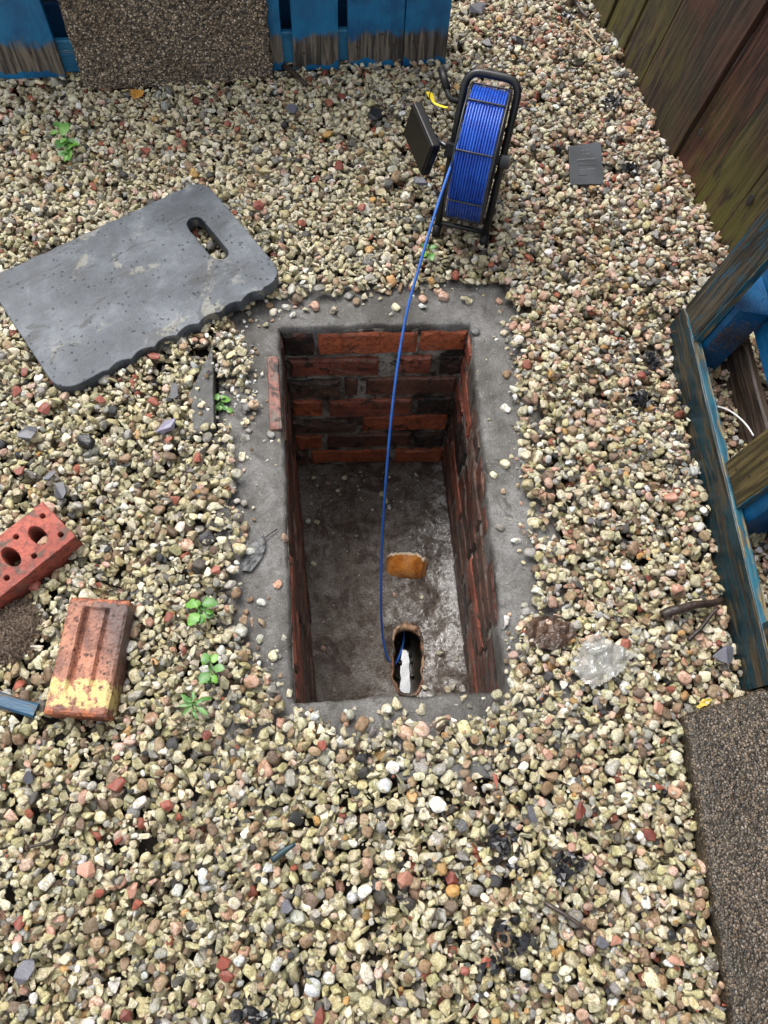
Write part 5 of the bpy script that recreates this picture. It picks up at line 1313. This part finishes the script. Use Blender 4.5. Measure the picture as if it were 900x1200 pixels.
def weed(px, py, leaves, label, mat=None):
    p = surf(px, py); p.z += .006; k = pxm(py); root = thing('weed', label, 'weed', p, 'small green weeds in the gravel')
    bm = bmesh.new(); tube(bm, [p - UP * .01, p + UP * .012], .0016, 6); bm_obj('stem', bm, M_LEAF2, root, Matrix.Identity(4), True)
    leaves = leaves + [(dx * 1.3 + random.uniform(-4, 4), dy * 1.3 + random.uniform(-4, 4), l * random.uniform(.4, .7), a + random.uniform(-50, 50), wr) for (dx, dy, l, a, wr) in leaves]
    for (dx, dy, l, a, wr) in leaves:
        l *= random.uniform(.7, 1.05); a += random.uniform(-15, 15)
        c = G(px + dx, py + dy, p.z + .014 + random.uniform(0, .012)); V, Fc = leaf_mesh(l * k, l * k * wr, random.uniform(.15, .4), random.uniform(.1, .4))
        Mx = Matrix.Translation(c) @ Euler((random.uniform(-.25, .25), random.uniform(-.3, .1), R_(a))).to_matrix().to_4x4()
        mesh_obj('leaf', V, Fc, (mat or random.choice([M_LEAF, M_LEAF, M_LEAF2])), root, Mx, True)
        bm = bmesh.new(); tube(bm, [p + UP * .008, (p + c) / 2 + UP * .008, c + Vector((0, 0, .001))], .0009, 5); bm_obj('leaf_stalk', bm, M_LEAF2, root, Matrix.Identity(4), True)
weed(75, 163, [(-3, -14, 15, 150, .35), (-6, -8, 12, 190, .3), (-2, -4, 20, 80, .32), (0, 2, 16, 250, .35), (3, 2, 16, -15, .33), (6, 12, 16, -80, .34), (4, 10, 15, 10, .33), (2, 14, 14, 230, .34), (-2, -10, 12, 60, .3)], 'bright green weed above the kneeling pad at left')
weed(258, 473, [(-2, -4, 11, 140, .42), (2, -3, 11, 40, .45), (3, 3, 11, -40, .45), (-3, 4, 11, 200, .42), (0, 2, 9, 270, .45)], 'round leaved weed beside the buried concrete edging')
weed(235, 713, [(-3, -3, 19, 165, .36), (2, -4, 18, 30, .38), (3, 4, 17, -30, .40), (-2, 6, 20, 250, .40), (4, 2, 15, 60, .34), (0, 8, 13, -75, .4), (-6, 0, 14, 120, .3)], 'largest weed of the three left of the chamber')
weed(246, 781, [(-3, -4, 17, 110, .40), (3, -4, 15, 70, .40), (4, 2, 14, -10, .40), (0, 8, 15, 250, .42), (3, 10, 11, -60, .4)], 'middle weed of the three left of the chamber')
weed(227, 826, [(-2, -2, 17, 160, .16), (2, -3, 18, 20, .16), (0, 3, 15, -70, .18), (3, 2, 18, -20, .16), (-3, 2, 15, 220, .16), (0, -4, 15, 95, .15), (-2, 0, 17, 190, .14), (2, 0, 14, 50, .15)], 'narrow leaved dark weed lowest of three left of the chamber', M_LEAF2)
weed(502, 294, [(-2, -3, 10, 130, .45), (2, -2, 10, 30, .45), (2, 4, 10, -60, .45), (-2, 3, 9, 220, .45)], 'tiny weed beside the foot of the reel')

# dead leaves, plastic film
def crumple(name, pts, z, amp, freq, mat, label, cat, thick=.0006, n=26, lift=0.0, seed=0.0, fine=.35):
    """thin crumpled sheet over an outline given in the ground plane"""
    P = [surf(x, y) for x, y in pts] if z is None else [G(x, y, z) for x, y in pts]
    zc = max(p.z for p in P) if z is None else z; c = sum(P, Vector()) / len(P); c.z = zc + lift
    poly = [(p.x - c.x, p.y - c.y) for p in P]; xs = [p[0] for p in poly]; ys = [p[1] for p in poly]
    x0, x1, y0, y1 = min(xs), max(xs), min(ys), max(ys); V, idx, Fc = [], {}, []
    gxx, gyy = np.meshgrid(np.linspace(x0, x1, n + 1), np.linspace(y0, y1, n + 1)); ins = in_poly(gxx, gyy, poly)
    for j in range(n + 1):
        for i in range(n + 1):
            x, y = gxx[j, i], gyy[j, i]; q = Vector((x * freq, y * freq, seed))
            zz = amp * (abs(mnoise.noise(q)) * 1.6 + fine * abs(mnoise.noise(q * 2.7))); V.append((x + mnoise.noise(q * 1.7 + Vector((3, 0, 0))) * .002, y + mnoise.noise(q * 1.7) * .002, zz))
    for j in range(n):
        for i in range(n):
            if ins[j, i] and ins[j + 1, i] and ins[j, i + 1] and ins[j + 1, i + 1]: a = j * (n + 1) + i; Fc.append((a, a + 1, a + n + 2, a + n + 1))
    bm = bmesh.new(); vs_ = [bm.verts.new(v) for v in V]; [bm.faces.new([vs_[k] for k in f]) for f in Fc]; bmesh.ops.delete(bm, geom=[v for v in bm.verts if not v.link_faces], context='VERTS')
    o = bm_obj(name, bm, mat, None, Matrix.Translation(c), False); md = o.modifiers.new('thickness', 'SOLIDIFY'); md.thickness = thick
    tag(o, label, cat); return o
t = NT('clear_film'); v = t.coord('Object'); film = t.done((.80, .80, .76, 1), .10, t.bump(t.noise(v, 60, 4), .6, .004), 1.0, Transmission_Weight=.80, IOR=1.5)
crumple('plastic_film', [(666, 782), (680, 752), (697, 741), (722, 757), (740, 770), (728, 790), (708, 802), (690, 811), (676, 796)], None, .016, 24, film, 'crumpled clear plastic film lying right of the chamber', 'plastic film', .0004, 34, .002, 2.0, .6)
M_DEAD = m_plain('wet_dead_leaf', (.060, .034, .022, 1), .35, 120, .7, .5, dist=.003); M_SKEL = m_plain('grey_leaf_skeleton', (.045, .047, .050, 1), .35, 150, .7, .6, dist=.003)
crumple('dead_leaf', [(612, 738), (622, 724), (645, 722), (668, 730), (676, 745), (660, 762), (640, 766), (620, 758)], None, .014, 40, M_DEAD, 'wet brown dead leaf beside the plastic film', 'leaf', .0006, 24, 0, 5.0)
lf = crumple('dead_leaf', [(282, 672), (284, 652), (296, 636), (311, 626), (313, 642), (305, 660), (295, 672)], .002, .004, 45, M_SKEL, 'dark wet leaf lying on the left side of the concrete', 'leaf', .0006, 26, .0045, 8.0)
P_ = [G(285, 670, .006), G(298, 650, .0075), G(310, 631, .007), G(325, 620, .007)]; bm = bmesh.new(); tube(bm, catmull(P_, 5), .0014, 6); bm_obj('leaf_stalk', bm, M_TWIG, lf, Matrix.Identity(4), True)
M_YL = m_plain('ochre_leaf', (.42, .20, .03, 1), .4, 100, .3)
crumple('fallen_leaf', [(152, 114), (156, 109), (166, 108), (171, 112), (168, 117), (157, 118)], None, .006, 50, M_YL, 'ochre leaf at the foot of the leaning slab', 'leaf', .0006, 16, .003, 1.0)
crumple('fallen_leaf', [(812, 829), (822, 819), (834, 819), (828, 827), (818, 831)], None, .005, 50, m_plain('yellow_leaf', (.40, .30, .05, 1), .4, 100, .3), 'yellow leaf at the corner of the lower slab', 'leaf', .0006, 16, .004, 4.0)

# clump of dry moss and roots at the left edge
def build_clump():
    p = surf(12, 740); k = pxm(740); V, Fc = [], []; rx, ry = 34 * k, 38 * k
    t = NT('dry_root_fibre'); m = t.done(t.ramp(t.node('ShaderNodeObjectInfo').outputs['Random'], [(0, (.10, .07, .05, 1)), (1, (.10, .07, .05, 1))]), .85)
    t.put(t.b.inputs['Base Color'], t.ramp(t.noise(t.coord('Object'), 220, 3), [(.3, (.035, .022, .015, 1)), (.5, (.12, .085, .06, 1)), (.72, (.26, .20, .15, 1))]))
    for q in range(2600):
        a = random.uniform(0, 2 * math.pi); r = math.sqrt(random.random()); c = Vector((rx * r * math.cos(a), ry * r * math.sin(a), .030 * math.sqrt(max(0, 1 - r * r)) * random.uniform(.35, 1)))
        d = Vector((random.gauss(0, 1), random.gauss(0, 1), random.gauss(0, .6))).normalized() * random.uniform(.006, .014); s = d.cross(Vector((random.gauss(0, 1), random.gauss(0, 1), random.gauss(0, 1)))).normalized() * .00065; mdl = c + d * .5 + Vector((random.gauss(0, .002), random.gauss(0, .002), random.gauss(0, .002)))
        i = len(V); V += [c - s, c + s, mdl + s, mdl - s, c + d]; Fc += [(i, i + 1, i + 2, i + 3), (i + 3, i + 2, i + 4)]
    b = len(V); n = 14                                   # dark earth core
    for j in range(6):
        for i in range(n):
            a = 2 * math.pi * i / n; e = j / 5; r = math.cos(e * math.pi / 2) * .93; V.append(Vector((rx * r * math.cos(a), ry * r * math.sin(a), .022 * math.sin(e * math.pi / 2) - .004)) + Vector(mnoise.noise_vector(Vector((a, e * 3, 1)))) * .003)
    for j in range(5):
        for i in range(n): Fc.append((b + j * n + i, b + j * n + (i + 1) % n, b + (j + 1) * n + (i + 1) % n, b + (j + 1) * n + i))
    o = mesh_obj('moss_clump', V, Fc, m, None, Matrix.Translation(p + UP * -.004)); tag(o, 'dry brown fibrous clump between the two loose bricks at the left edge', 'moss')
build_clump()
